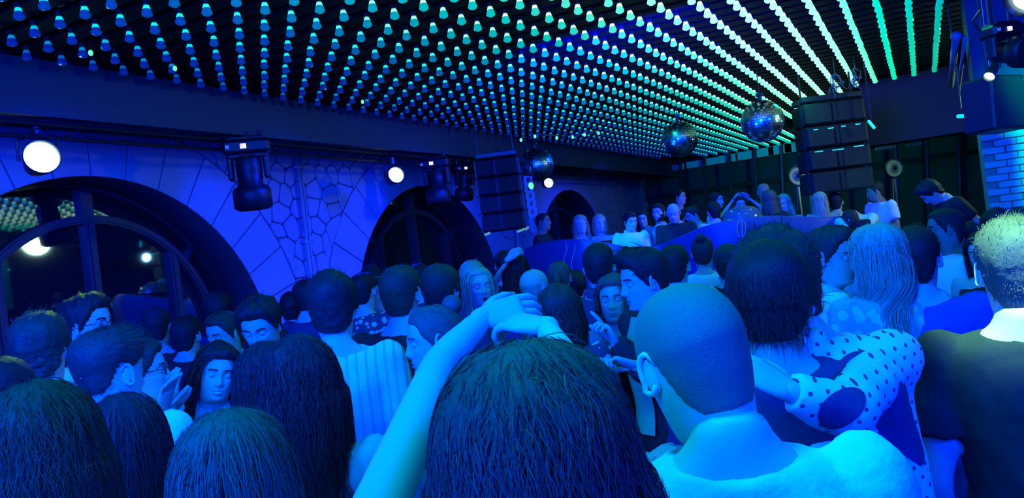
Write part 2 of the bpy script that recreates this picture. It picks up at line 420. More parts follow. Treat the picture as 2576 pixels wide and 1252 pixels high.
def strands(V, F, N, mask, cnt, length, width, comb, grav=.15, curl=0., segs=7, lift=.25, seed=0, infl=.0, waveL=.05, thick=.02, spreadx=.01, face=False, rel=None):
    """narrow ribbons of hair rooted on the scalp shell"""
    rg = np.random.default_rng(int(seed*100)+5)
    ids = np.where(mask > .5)[0]
    area_w = 1.0/(.004+np.linalg.norm(N[ids]-np.array([0, 0, 1]), axis=1)*0+.02)
    # roots spread by position: reject the crowded crown
    pk = rg.choice(ids, cnt*2); keep = rg.uniform(size=len(pk)) < np.clip(np.linalg.norm(V[pk][:, :2], axis=1)/.08+.75, 0, 1); pk = pk[keep][:cnt]
    P = V[pk]+rg.normal(size=(len(pk), 3))*.004; n = N[pk]
    P = P-n*.003
    c = comb(P)
    d = c+n*lift*(rg.uniform(.3, 1.6, (len(P), 1)))+rg.normal(size=P.shape)*.16
    d /= np.linalg.norm(d, axis=1, keepdims=True)
    waveL = max(waveL, 4.5*length/segs)
    Ls = length*rg.uniform(.6, 1.15, (len(P), 1))*(1 if rel is None else rel[pk][:, None]); off = rg.uniform(0, infl+.006, len(P)); ph = rg.uniform(0, 6.28, len(P))
    pts = [P.copy()]; p = P.copy()
    for k in range(segs):
        st = Ls/segs
        q = d.copy()
        if curl:
            ang = ph+k*(length/segs)/waveL*6.28
            q = q+curl*np.stack([np.cos(ang), np.sin(ang), .35*np.cos(ang+1)], 1)
        p = p+q/np.linalg.norm(q, axis=1, keepdims=True)*st
        # keep clear of skull, neck, shoulders
        for (cc, rr) in (((0, -.005, .0), (.079, .098, .116)), ((0, -.03, -.14), (.055, .055, .12)), ((0, -.02, -.40), (.215, .105, .14))):
            cc = np.array(cc); rr = np.array(rr); v = (p-cc)/rr; l = np.linalg.norm(v, axis=1)
            tgt = 1+off/.1; ins = l < tgt
            p[ins] = cc+(v[ins]/l[ins, None])*tgt[ins, None]*rr
        # and close to the shell: hair lies on the head and hangs, it does not stand off
        if infl:
            cc = np.array((0, -.008, .0)); rr = np.array((.079, .100, .116)); v = (p-cc)/rr; l = np.linalg.norm(v, axis=1); mx = 1+(off+thick)/.095
            hi = (l > mx) & (p[:, 2] > -.01); p[hi] = cc+(v[hi]/l[hi, None])*mx[hi, None]*rr
            q2 = (p[:, :2]-cc[:2])/np.array([.088+spreadx, .112+spreadx]); l2 = np.linalg.norm(q2, axis=1); mx2 = 1+off/.1
            lo = (l2 > mx2) & (p[:, 2] <= -.01) & (p[:, 2] > -.27); p[lo, :2] = cc[:2]+q2[lo]/l2[lo, None]*mx2[lo, None]*np.array([.088+spreadx, .112+spreadx])
        if face:
            m_ = (p[:, 1] > .045) & (np.abs(p[:, 0]) < .074) & (p[:, 2] < .075); p[m_, 0] = np.where(p[m_, 0] > 0, .074, -.074)+off[m_]
        pts.append(p.copy())
        d = d*(1-grav)+np.array([0, 0, -1.])*grav; d /= np.linalg.norm(d, axis=1, keepdims=True)
    S = np.stack(pts, 1)
    S[:, 1:-1] = S[:, 1:-1]*.5+(S[:, 2:]+S[:, :-2])*.25
    # cnt, segs+1, 3
    T = np.gradient(S, axis=1); T /= (np.linalg.norm(T, axis=2, keepdims=True)+1e-9)
    out = S-np.array([0, -.01, -.03]); side = np.cross(T, out); side /= (np.linalg.norm(side, axis=2, keepdims=True)+1e-9)
    tw = rg.normal(size=(len(P), 1, 3))*.5; side = side+tw; side /= np.linalg.norm(side, axis=2, keepdims=True)
    wd = width*rg.uniform(.5, 1.3, (len(P), 1, 1))*np.linspace(1, .25, segs+1)[None, :, None]
    A = S-side*wd/2; B = S+side*wd/2
    VV = np.stack([A, B], 2).reshape(-1, 3); FF = []
    k2 = (segs+1)*2
    base = np.arange(len(P))[:, None]*k2; q = np.arange(segs)[None, :]*2
    a = (base+q).reshape(-1); FF = np.stack([a, a+1, a+3, a+2], 1)
    return VV, [tuple(f) for f in FF.tolist()]
STY = {
 'short': dict(top=.017, side=.009, bump=.003, front=.006), 'crop': dict(top=.012, side=.006, bump=.002),
 'fade': dict(cut=.036, top=.030, side=.004, bump=.004, front=.014), 'quiff': dict(top=.030, side=.008, bump=.006, front=.026),
 'curly': dict(top=.032, side=.018, bump=.010, freq=85, front=.012), 'shag': dict(top=.030, side=.026, bump=.008, freq=50, crown=.012),
 'bowl': dict(top=.022, side=.018, bump=.003, crown=.01), 'buzz': dict(top=.003, side=.0025, bump=.0004), 'bald': dict(top=-.006, side=.0018, bump=.0003),
 'long': dict(top=.018, side=.016, bump=.003, crown=.006), 'wavy': dict(top=.026, side=.022, bump=.006, freq=50, crown=.008),
 'bun': dict(top=.011, side=.009, bump=.002), 'pony': dict(top=.012, side=.009, bump=.002), 'block': dict(top=.028, side=.018, bump=.005, freq=60, crown=.012)}
def comb_down(P):
    v = P-np.array([0, -.02, .10]); v[:, 2] = -.04; v[:, 1] -= .01
    fr = sstep(P[:, 1], .0, .05)[:, None]; sd = np.stack([np.where(P[:, 0] > -.004, 1., -1.)*.09, -.03+0*P[:, 0], -.03+0*P[:, 0]], 1); v = v*(1-fr)+sd*fr
    return v/np.linalg.norm(v, axis=1, keepdims=True)
def comb_back(P):
    v = np.tile(np.array([0, -1., -.25]), (len(P), 1)); v[:, 2] -= 12*np.clip(-P[:, 1]-.02, 0, 1); return v/np.linalg.norm(v, axis=1, keepdims=True)
def comb_fwd(P):
    v = np.tile(np.array([.25, 1., .35]), (len(P), 1)); v[:, 2] -= 10*np.clip(.05-P[:, 2], 0, 1); return v/np.linalg.norm(v, axis=1, keepdims=True)
def comb_mess(P):
    v = np.stack([noise(P, 60), noise(P+3, 60), noise(P+7, 60)], 1)+.01; return v/np.linalg.norm(v, axis=1, keepdims=True)
COMB = {'short': comb_fwd, 'crop': comb_fwd, 'fade': comb_fwd, 'quiff': comb_fwd, 'curly': comb_mess, 'shag': comb_mess, 'block': comb_mess}
def hand_geo(side, curl=.5, spread=.12, point=False):
    """hand along +Z from wrist at the origin, palm facing +Y, side=+1 thumb towards +X"""
    out = []
    out.append(ball((0, 0, -.004), (.0242, .0228, .026), 14, 10)); out.append(tube([(0, 0, -.01), (0, 0, .015), (0, 0, .045), (0, 0, .078), (0, 0, .09)], [(.024, .020), (.031, .017), (.039, .014), (.040, .013), (.034, .010)], 12, up=np.array([0, 1., 0])))
    for i, (x, L, r) in enumerate(((.029, .072, .0088), (.010, .080, .0092), (-.009, .075, .0088), (-.027, .058, .0078))):
        x *= side; c = curl*(1+.12*i)
        if point and i == 0: c = .12
        p = np.array([x, 0, .082]); pts = [p-np.array([0, 0, .02]), p]; a = c*.55; sx = spread*x/.03
        for f_ in (.45, .32, .25):
            dv = np.array([sx*math.cos(a), math.sin(a), math.cos(a)]); p = p+dv/np.linalg.norm(dv)*L*f_; pts.append(p); a += c*1.05
        out.append(tube(pts, [r, r*1.05, r, r*.9, r*.72], 8)); out.append(ball(pts[-1], r*.76, 8, 6))
    p0 = np.array([side*.022, .004, .015]); p1 = p0+np.array([side*.028, .010, .026]); p2 = p1+np.array([side*.016, .012, .028]); p3 = p2+np.array([side*.004, .010, .022])
    out.append(tube([p0, p1, p2, p3], [.014, .0115, .0098, .0075], 8)); out.append(ball(p3, .0078, 8, 6))
    return out
JOBS = []
def job(geos, voxel, cb, smooth=4): JOBS.append((geos, voxel, cb, smooth))
def run_jobs():
    tmp = bpy.data.collections.new('tmp'); COL.children.link(tmp); obs = []
    for geos, voxel, cb, smooth in JOBS:
        g_ = G()
        for V, F in geos: g_.add(V, F)
        me = bpy.data.meshes.new('t'); me.from_pydata(g_.arr().tolist(), [], g_.F)
        o = bpy.data.objects.new('t', me); tmp.objects.link(o)
        r = o.modifiers.new('r', 'REMESH'); r.mode = 'VOXEL'; r.voxel_size = voxel
        if smooth: s_ = o.modifiers.new('s', 'SMOOTH'); s_.factor = .5; s_.iterations = smooth
        obs.append(o)
    bpy.context.view_layer.update(); dg = bpy.context.evaluated_depsgraph_get()
    for o, (geos, voxel, cb, smooth) in zip(obs, JOBS):
        ev = o.evaluated_get(dg); me = ev.to_mesh()
        V = np.empty(len(me.vertices)*3); me.vertices.foreach_get('co', V); V = V.reshape(-1, 3)
        L = np.empty(len(me.loops), int); me.loops.foreach_get('vertex_index', L)
        N = np.empty(len(me.vertices)*3); me.vertices.foreach_get('normal', N); N = N.reshape(-1, 3)
        F = L.reshape(-1, 4).tolist() if len(L) == 4*len(me.polygons) else [tuple(p.vertices) for p in me.polygons]
        cb(V.copy(), F, N.copy()); ev.to_mesh_clear()
    for o in obs: m_ = o.data; bpy.data.objects.remove(o); bpy.data.meshes.remove(m_)
    bpy.data.collections.remove(tmp)
REG = []
def person(label, px, top, hh, face=180, body=None, sex='m', hair='short', hc='brown', hl=.35, shirt='tee', cl='white', pants='denim', skin=None,
           arms=('d', 'd'), nod=0., turn=0., tilt=0., smile=0., mouth=None, glasses=False, beard=False, lean=0., floor=0., d=None, group=None, scale=1., collar=False, extra=None, wide=1.0, curlw=None, strap=False, hscale=1.0, vol=1.0, patch=False, sway=None, shoulders=(None, None)):
    d = d or 475./hh*scale
    res = 2 if d < 4.3 else (1 if d < 8 else 1)
    hcw = at(px, top+.5*.235*FPX/d, d); crown = hcw[2]+.118
    h = (crown-floor)/(.53+.47*math.cos(lean))
    body = face if body is None else body
    cdir = -hcw[:2]/np.linalg.norm(hcw[:2]); rr = np.array([-cdir[1], cdir[0]])
    fa = math.radians(body); dirv = cdir*math.cos(fa)+rr*math.sin(fa); ang = math.atan2(dirv[1], dirv[0])-PI/2
    turn = turn+math.radians(face-body)
    f = sex == 'f'; u = h/1.75; hz = h-.118; SW = (.165 if f else .19); ho = np.array([0, .02, hz])
    hs = .95 if f else 1.0
    Rz_ = rz(ang); sw = np.zeros(3)
    if sway is not None: sw = Rz_.T @ (np.array([rr[0], rr[1], 0])*sway[0]-np.array([cdir[0], cdir[1], 0])*sway[1])
    def warp(P):
        P = np.asarray(P, float).copy()
        if sway is not None: P = P+sw*sstep(P[:, 2], .40*h, 1.02*h)[:, None]
        if lean:
            hip = np.array([0, 0, .53*h]); t = sstep(P[:, 2], .50*h, .78*h)*lean
            q = P-hip; c, s = np.cos(t), np.sin(t); y = q[:, 1]*c+q[:, 2]*s; z = -q[:, 1]*s+q[:, 2]*c; P = np.stack([q[:, 0], y, z], 1)+hip
        return P
    hw = warp(ho[None])[0]; Rw = rz(ang); off = Rw @ np.array([hw[0], hw[1], 0])
    feet = np.array([hcw[0]-off[0], hcw[1]-off[1], floor]); 
    if lean: feet[2] = floor
    def local(pt): return Rw.T @ (np.asarray(pt)-feet)
    Rh = rz(turn) @ rot('Y', tilt) @ rot('X', -nod)
    # positive turn: the head turns to the body's left
    def bend(P):
        P = np.asarray(P, float)*hs; piv = np.array([0, -.02, -.13]); wgt = sstep(P[:, 2], -.22, -.10)[:, None]
        Q = (P-piv) @ Rh.T+piv
        return warp((P*(1-wgt)+Q*wgt)+ho)
    # ---- arms
    A = []
    for sgn, spec in ((-1, arms[0]), (1, arms[1])):   # person's left arm is at -X when facing +Y
        S = np.array([sgn*SW, -.005, .815*h]); so = shoulders[0 if sgn < 0 else 1]
        if isinstance(spec, str):
            if spec == 'd': E_, W_ = np.array([sgn*(SW+.045), -.03, .63*h]), np.array([sgn*(SW+.05), .05, .485*h])
            elif spec == 'b': E_, W_ = np.array([sgn*(SW+.06), -.02, .635*h]), np.array([sgn*.13, .25, .66*h])
            elif spec == 'c': E_, W_ = np.array([sgn*(SW+.06), .02, .64*h]), np.array([-sgn*.06, .20, .65*h])
            elif spec == 'u': E_, W_ = np.array([sgn*(SW+.12), .12, .87*h]), np.array([sgn*.12, .08, .98*h])
            elif spec == 'o': E_, W_ = np.array([sgn*(SW+.10), .10, .70*h]), np.array([sgn*(SW-.02), .22, .80*h])
            S, E_, W_ = warp(np.array([S, E_, W_])); hd = None
        else:
            E_, W_ = local(at(*spec[0])), local(at(*spec[1])); S = warp(S[None])[0] if so is None else local(at(*so)); hd = local(at(*spec[2])) if len(spec) > 2 else None
        A.append((S, E_, W_, hd, sgn, spec))
    r = .9 if f else 1.05
    tors = [(.47, .10, .08, 0), (.50, .165, .11, -.005), (.54, .172, .112, -.01), (.58, .150, .10, -.005), (.615, .135, .092, 0), (.66, .145, .10, .0), (.71, .16, .112, .005), (.755, .172, .115, .0), (.79, .180, .105, -.005),
            (.815, .175, .088, -.01), (.832, .145, .074, -.014), (.845, .095, .062, -.018), (.86, .064, .056, -.02), (.885, .055, .052, -.018)]
    if f: tors = [(z, (x*(1.06 if z < .57 else .88)), y*(1.0 if z < .6 else .93), c+(.012 if .70 < z < .77 else 0)) for z, x, y, c in tors]
    tk = 1.0+.35*(u-1)+(wide-1)
    def torso(e, z0=0., z1=1., taper=False):
        T_ = [t for t in tors if z0 <= t[0] <= z1]
        return tube(warp(np.array([(0, t[3], t[0]*h) for t in T_])), [(t[1]*tk+e, t[2]*tk+e) for t in T_], 20, up=np.array([0, 1., 0]))
    geos = [torso(0.)]
    for S, E_, W_, hd, sgn, spec in A:
        mid = (S+E_)/2; m2 = E_*.65+W_*.35
        geos.append(tube([S+(S-E_)*.05, S, mid, E_, m2, W_], [.042*r, .052*r, .045*r, .038*r, .038*r, .026*r], 12)); geos.append(ball(S, .054*r, 12, 8)); geos.append(ball(E_, .038*r, 10, 6))
    for s in (-1, 1):
        geos.append(tube([(s*.085*tk, -.005, .53*h), (s*.092*tk, 0, .46*h), (s*.095, .01, .28*h), (s*.1, -.01, .20*h), (s*.1, -.03, .045*h)], [.08*r, .088*r, .058*r, .058*r, .036*r], 12))
        geos.append(tube([(s*.1, -.055, .035), (s*.102, .02, .035), (s*.11, .12, .02), (s*.115, .18, .015)], [(.033, .03), (.038, .034), (.042, .02), (.03, .014)], 10))
    vox = min(.026, max(.0105, d*.0052))
    root = bpy.data.objects.new('person', bpy.data.meshes.new('person')); COL.objects.link(root)
    root.location = feet; root.rotation_euler = (0, 0, ang); tag(root, label, 'person', group)
    SK = skin or SKIN
    # hands
    hands = G()
    for S, E_, W_, hd, sgn, spec in A:
        dv = (hd-W_) if hd is not None else (W_-E_); dv = dv/np.linalg.norm(dv)
        vis = not (isinstance(spec, str) and spec == 'd'); cu = .45
        if not isinstance(spec, str) and len(spec) > 3: cu = spec[3]
        # palm normal: faces the body's midline for hanging arms
        pn = np.array([-sgn*.9, .3, 0]) if isinstance(spec, str) else np.array([-sgn*.5, .6, -.4]);
        if not isinstance(spec, str) and len(spec) > 4: pn = Rw.T @ np.array(spec[4])
        pn = pn-dv*np.dot(pn, dv); pn /= np.linalg.norm(pn); xx = np.cross(pn, dv)
        Rm = np.stack([xx, pn, dv], 1)   # columns
        th = 1 if np.dot(xx, np.array([0, 1., 0])) > 0 else -1
        if not isinstance(spec, str): th = spec[5] if len(spec) > 5 else sgn*1
        for V, F in hand_geo(th, cu, point=(not isinstance(spec, str) and len(spec) > 6)):
            hands.add((V*(.93 if f else 1.)) @ Rm.T+W_, F)
    hm = head_mesh(res, f, smile, beard, True, 1.0, mouth)
    def cb_body(V, F, N):
        b = G(); b.add(V, F); q = G(); q.add(bend(hm.arr()), hm.F); b.add(q.arr(), hm.F); b.MI[-len(hm.F):] = hm.MI
        b.add(hands.arr(), hands.F)
        me = root.data; me.from_pydata(b.arr().tolist(), [], b.F)
        for x in (SK, LIPS, EYEW, IRIS, H.get(hc, H['brown']), TEETH, MOUTH): me.materials.append(x)
        me.polygons.foreach_set('material_index', b.MI); me.polygons.foreach_set('use_smooth', [True]*len(me.polygons)); me.update()
    job(geos, vox if shirt in ('strap', 'tank') else min(.03, vox*1.5), cb_body, 6)
    # ---- clothing
    cm = CL[cl]; e = .014
    if shirt:
        z1 = {'strap': .76, 'tank': .79}.get(shirt, .852)
        cg = [torso(e, .49 if not f else .52, z1)]
        if shirt in ('tee', 'long', 'jacket'):
            for S, E_, W_, hd, sgn, spec in A:
                if shirt == 'tee':
                    P1 = S+(E_-S)*.62; cg.append(tube([S+(S-E_)*.06, S, (S+P1)/2, P1], [.055*r, .067*r, .064*r, .066*r], 14)); cg.append(ball(S, .066*r, 12, 8))
                else:
                    k = .008 if shirt == 'jacket' else 0
                    cg.append(tube([S+(S-E_)*.06, S, (S+E_)/2, E_, (E_+W_)/2, W_+(W_-E_)*.02], [.055*r+k, .068*r+k, .060*r+k, .056*r+k, .050*r+k, .040*r+k], 14)); cg.append(ball(S, .068*r+k, 12, 8)); cg.append(ball(E_, .054*r+k, 10, 6))
        fold = .008 if shirt != 'strap' else .002
        def cb_shirt(V, F, N):
            Q = V*np.array([1, 1, .45]); V = V+N*((noise(Q+px*.01, 14)*fold*.8+noise(Q+px*.02, 30)*fold*.45))[:, None]
            mk({'tee': 't_shirt', 'long': 'shirt', 'jacket': 'jacket'}.get(shirt, 'top'), V, F, cm, root, True)
            if patch:
                from mathutils.bvhtree import BVHTree
                bv = BVHTree.FromPolygons([tuple(v) for v in V], [tuple(f) for f in F]); PV = []; ca, sa = math.cos(-.62), math.sin(-.62)
                for rr_ in (0, .35, .7, .92, 1.0, 1.0):
                    for i in range(28):
                        t = 2*PI*i/28; ex, ey = 68*rr_*math.cos(t), 44*rr_*math.sin(t); qx, qy = 2118+ex*ca-ey*sa, 1026+ex*sa+ey*ca
                        o_ = local(at(qx, qy, 1.1)); e_ = local(at(qx, qy, 1.3)); dr = e_-o_; dr /= np.linalg.norm(dr)
                        h_ = bv.ray_cast(Vector(o_), Vector(dr)); hp = np.array(h_[0]) if h_[0] is not None else e_
                        PV.append(hp-dr*(.004 if len(PV) < 28*5 else -.002))
                mk('elbow_patch', PV, to_quad(28, 6), CL['navy'], root, True)['label'] = 'dark oval elbow patch'
        job(cg, vox, cb_shirt, 4)
        if strap:
            g_ = G()
            for s in (-1, 1):
                P = [(s*.085, .105, .76*h), (s*.09, .085, .81*h), (s*.095, .0, .842*h), (s*.085, -.07, .81*h), (s*.06, -.112, .755*h)]
                P = np.array(P); g_.tube(P, [(.007, .003)]*5, 6)
            g_.build('shoulder_strap', CL['black'], root, True)
        if collar:
            g_ = G(); n = 20; V = []
            for j, (rx, ry, z) in enumerate(((.078, .070, .845*h), (.070, .064, .872*h), (.080, .075, .858*h), (.088, .08, .84*h))):
                for i in range(n): a = 2*PI*i/n+PI/2+.0; V.append((rx*math.cos(a), ry*math.sin(a)-.018, z-.018*max(0, math.sin(a))*(1 if j else 1)))
            g_.add(warp(V), [f_ for k, f_ in enumerate(to_quad(n, 4)) if (k % n) not in (0, n-1)]); g_.build('collar', cm, root, True)
    pg = [tube([(0, -.005, .565*h), (0, -.008, .53*h), (0, -.005, .49*h), (0, 0, .46*h)], [(.15*tk*(.9 if not f else .95), .105*tk), (.172*tk, .118*tk), (.17*tk, .115*tk), (.12*tk, .09*tk)], 18, up=np.array([0, 1., 0]))]
    for s in (-1, 1): pg.append(tube([(s*.085*tk, -.005, .52*h), (s*.092*tk, 0, .45*h), (s*.096, .01, .28*h), (s*.1, -.01, .18*h), (s*.1, -.03, .06*h)], [.09*r, .096*r, .072*r, .068*r, .058*r], 12))
    job(pg, max(vox, .02), lambda V, F, N: mk('trousers', V, F, CL[pants], root, True), 3)
    for s in (-1, 1):
        V, F = tube([(s*.1, -.075, .045), (s*.1, -.06, .05), (s*.102, .02, .05), (s*.11, .12, .03), (s*.115, .20, .025), (s*.116, .215, .02)], [(.02, .02), (.042, .045), (.045, .05), (.048, .03), (.04, .024), (.02, .01)], 10)
        mk('shoe', V, F, BLACKM, root, True)
    # ---- hair
    if hair != 'none':
        sty = dict(STY[hair]); sty['seed'] = (px*.013) % 7
        for k in ('top', 'side'): sty[k] *= hscale
        V, F, N, mask, rel = hair_shell(res, sty, 1.0); hg = G(); hg.add(bend(V), F); HM = H[hc]
        longh = hair in ('long', 'wavy')
        cnt = (8000 if longh else 5500) if d < 1.5 else ((5000 if longh else 3200) if d < 2.6 else (900 if d < 4.4 else (260 if d < 6.5 else 60)))
        wd = .0013 if d < 1.5 else .0017 if d < 2.6 else (.003 if d < 4.4 else .006)
        if hair in COMB:
            ln = {'crop': .018, 'fade': .03, 'short': .022, 'quiff': .05, 'curly': .03, 'shag': .03, 'block': .025}[hair]
            ct = cnt
            SV, SF = strands(V, F, N, mask, ct, ln, wd, COMB[hair], grav=.12, curl=.9 if hair == 'curly' else .15, segs=5, lift=.16 if hair != 'crop' else .1, seed=px*.01, waveL=.03, rel=rel)
            hg.add(bend(SV), SF)
        elif hair in ('long', 'wavy', 'bowl', 'bun', 'pony'):
            L = hl if hair in ('long', 'wavy') else .0
            if L:
                CV, CF = curtain(L-.02, res, 1.0+(.8 if hair == 'wavy' else 0), 58 if hair == 'long' else 52, .004 if hair == 'long' else .010, seed=px*.01); CV[:, :2] *= vol; hg.add(bend(CV), CF)
            ln = {'bowl': .065, 'bun': .05, 'pony': .06}.get(hair, .17+L)
            cw = curlw if curlw is not None else (.12 if hair == 'long' else (.55 if hair == 'wavy' else .05))
            SV, SF = strands(V, F, N, mask, int(cnt*(1.0 if L else .7)), ln, wd*(1.2 if L else 1), comb_down if hair not in ('bun', 'pony') else comb_back, grav=.22 if L else .12, curl=cw, segs=(18 if d < 1.5 else 13) if L else 6, lift=.18, seed=px*.01, infl=.012 if L else .003, waveL=.07, thick=sty['top'], spreadx=((.022 if hair == 'wavy' else .008)+(vol-1)*.1) if L else -.004, face=bool(L))
            hg.add(bend(SV), SF)
            if hair == 'bun':
                BV, BF = ball((0, -.085, .115), (.04, .038, .036), 16, 10); BV += noise(BV, 90)[:, None]*.002; hg.add(bend(BV), BF)
            if hair == 'pony':
                BV, BF = tube([(0, -.10, .06), (0, -.135, .05), (0, -.15, -.02), (0, -.14, -.12), (0, -.13, -.22), (0, -.125, -.27)], [.015, .022, .03, .028, .02, .008], 12); BV += noise(BV, 50)[:, None]*.003; hg.add(bend(BV), BF)
        hg.build('hair', HM, root, True)
    if beard:
        az = azimuths(36); zs = np.linspace(-.112, -.02, 10); P = np.concatenate([head_ring(z, az) for z in zs]); P[:, :2] *= 1.07
        P[:, :2] *= (1+.02*noise(P, 70))[:, None]
        F = [f_ for f_ in to_quad(36, 10) if (lambda q: q[1] > -.005 and (q[2] < -.06 or abs(q[0]) > .052) and not (abs(q[0]) < .024 and -.088 < q[2] < -.055))(P[list(f_)].mean(0))]
        mk('beard', bend(P), F, H[hc], root, True)
    if glasses:
        g_ = G()
        for s in (-1, 1):
            t = np.linspace(0, 2*PI, 17); P = np.stack([s*.034+.024*np.cos(t), .099-.004*np.abs(np.cos(t)), .001+.020*np.sin(t)], 1); g_.add(*(lambda V, F: (bend(V), F))(*tube(P, .0018, 6, False)))
            V, F = tube([(s*.058, .095, .006), (s*.080, .05, .006), (s*.083, 0, .004), (s*.082, -.02, -.01)], .0018, 6); g_.add(bend(V), F)
        V, F = tube([(-.011, .099, .005), (0, .104, .008), (.011, .099, .005)], .0018, 6); g_.add(bend(V), F)
        g_.build('glasses', BLACKG, root, True)
    REG.append((label[:50], round(d, 2), round(h, 2), feet.round(2)))
    if extra: extra(root, h, bend, warp, local)
    return root

# ---------------------------------------------------------------- the room
WX, RX = -6.6, -7.15
AC = [(-.74, .95), (4.76, .95), (10.26, .95), (15.76, .95)]; AR = 1.98; YA, YB, ZT = -4.0, 21.2, 3.95
def struct(o): o['kind'] = 'structure'; return o
fl = G(); fl.box((-.6, 8.2, -.05), (14.6, 27, .1)); struct(fl.build('floor', mat('floor_dark', (.06, .06, .065), .35, bump=.2, bscale=10)))
# arched wall: mortar-coloured backing with arch openings, smooth reveals, stones and voussoirs laid on it
g = G(); n = 40
def arch_z(y):
    for cy, cz in AC:
        if abs(y-cy) < AR: return cz+math.sqrt(max(0, AR*AR-(y-cy)**2))
    return 0
ys = sorted(set([YA, YB]+[cy+AR*math.sin(t) for cy, cz in AC for t in np.linspace(-PI/2, PI/2, n)]+[c[0]+s*(AR+1e-4) for c in AC for s in (-1, 1)]))
ys = [y for y in ys if YA <= y <= YB]
for a, b in zip(ys, ys[1:]):
    m_ = (a+b)/2; ins = any(abs(m_-c[0]) < AR for c in AC)
    if ins:
        za, zb = (arch_z(a) if any(abs(a-c[0]) < AR for c in AC) else .95), (arch_z(b) if any(abs(b-c[0]) < AR for c in AC) else .95)
    else: za = zb = 0
    for x in (WX-.022,): g.add([(x, a, za), (x, b, zb), (x, b, ZT), (x, a, ZT)], [(0, 1, 2, 3)])
wall = struct(g.build('wall_left', MORTAR))
for cy, cz in AC:
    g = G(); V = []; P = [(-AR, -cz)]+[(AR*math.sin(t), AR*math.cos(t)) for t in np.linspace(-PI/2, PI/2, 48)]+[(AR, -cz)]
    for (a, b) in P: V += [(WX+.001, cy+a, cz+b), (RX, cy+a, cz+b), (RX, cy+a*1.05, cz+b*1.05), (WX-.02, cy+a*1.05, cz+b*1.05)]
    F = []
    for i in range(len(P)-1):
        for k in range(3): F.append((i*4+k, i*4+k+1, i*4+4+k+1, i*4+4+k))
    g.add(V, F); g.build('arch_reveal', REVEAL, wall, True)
def slab(name, poly, x0, x1, m, parent, sh=.0):
    """prism of a polygon in the wall's plane; its face pulled in a little by sh so that the rim reads"""
    poly = np.array(poly); c = poly.mean(0); k = len(poly)
    dd = np.linalg.norm(poly-c, axis=1)[:, None]; inn = c+(poly-c)*(1-sh/np.maximum(dd, .01))
    V = [(x0, *p) for p in poly]+[(x1-.006, *p) for p in poly]+[(x1, *p) for p in inn]
    F = [(i, (i+1) % k, k+(i+1) % k, k+i) for i in range(k)]+[(k+i, k+(i+1) % k, 2*k+(i+1) % k, 2*k+i) for i in range(k)]+[tuple(2*k+i for i in range(k))]
    o = mk(name, V, F, m, parent); return o
RO = 2.58
for ai, (cy, cz) in enumerate(AC):
    st = math.radians(10.3); gp = .006
    for k in range(-9, 9):
        a0, a1 = k*st+gp/AR+.0, (k+1)*st-gp/AR
        if abs((k+.5)*st) > PI/2: continue
        ts = np.linspace(a0, a1, 5)
        pts = [(cy+AR*math.sin(t), cz+AR*math.cos(t)) for t in ts]+[(cy+RO*math.sin(t), cz+RO*math.cos(t)) for t in ts[::-1]]
        if min(p[1] for p in pts) < .0 or max(p[0] for p in pts) < YA: continue
        slab('voussoir', pts, WX-.022, WX+.002*random.uniform(-1, 1), PLASTER, wall, .012)
# crazy-paved stones between the arches: Voronoi cells clipped to the spandrels
def clip(poly, n_, c_):
    out = []
    for i in range(len(poly)):
        p, q = poly[i], poly[(i+1) % len(poly)]; dp, dq = np.dot(p, n_)-c_, np.dot(q, n_)-c_
        if dp <= 0: out.append(p)
        if dp*dq < 0: t = dp/(dp-dq); out.append(p+(q-p)*t)
    return out
for lo, hi in ((-4, -.74), (-.74, 4.76), (4.76, 10.26), (10.26, 15.76), (15.76, 21.)):
    mid = (lo+hi)/2
    seeds = []
    y = mid-1.9; row = 0
    for j, z in enumerate(np.arange(.1, 3.9, .225)):
        for y in np.arange(mid-2.75, mid+2.76, .25): seeds.append((y+(.125 if j % 2 else 0)+random.uniform(-.07, .07), z+random.uniform(-.06, .06)))
    seeds = np.array([s for s in seeds if all(math.hypot(s[0]-c[0], s[1]-c[1]) > RO+.03 for c in AC)])
    for i, s in enumerate(seeds):
        if any(abs(s[0]-c[0]) < RO and s[1] < .95 for c in AC) or not (lo-.01 < s[0] < hi+.01) or s[1] < .6: continue
        poly = [s+np.array(v) for v in ((-.4, -.4), (.4, -.4), (.4, .4), (-.4, .4))]
        for j in np.argsort(((seeds-s)**2).sum(1))[1:14]:
            dlt = seeds[j]-s; L = np.linalg.norm(dlt); nn = dlt/L; poly = clip(poly, nn, np.dot(s, nn)+L/2-.0075)
            if len(poly) < 3: break
        if len(poly) < 3: continue
        poly = [p for p in poly]
        for p in range(len(poly)):   # keep clear of the voussoir ring
            for c in AC:
                v = poly[p]-np.array(c); L = np.linalg.norm(v)
                if L < RO+.02: poly[p] = np.array(c)+v/L*(RO+.02)
        # round the corners
        rp = []
        for p in range(len(poly)):
            a, b, c3 = poly[p-1], poly[p], poly[(p+1) % len(poly)]; rp += [b+(a-b)*.14, b+(c3-b)*.14]
        slab('stone', rp, WX-.022, WX+.004*random.uniform(-1, 1), PLASTER, wall, .01)
# cable conduits running down the wall
for py_ in (7.42, 12.95):
    g = G(); g.tube([(WX+.05, py_, .0), (WX+.05, py_, 3.45)], .022, 8); g.tube([(WX+.05, py_+.06, .0), (WX+.05, py_+.06, 3.3)], .012, 8)
    for z in (1.2, 2.2, 3.1): g.box((WX+.03, py_+.03, z), (.05, .15, .03))
    tag(g.build('conduit', mat('conduit_paint', (.42, .44, .46), .5), None, True), ['grey conduit pipe running down the patterned stone between the two near arches', 'grey conduit pipe beside the far arch under the hung speakers'][py_ > 8], 'pipe')
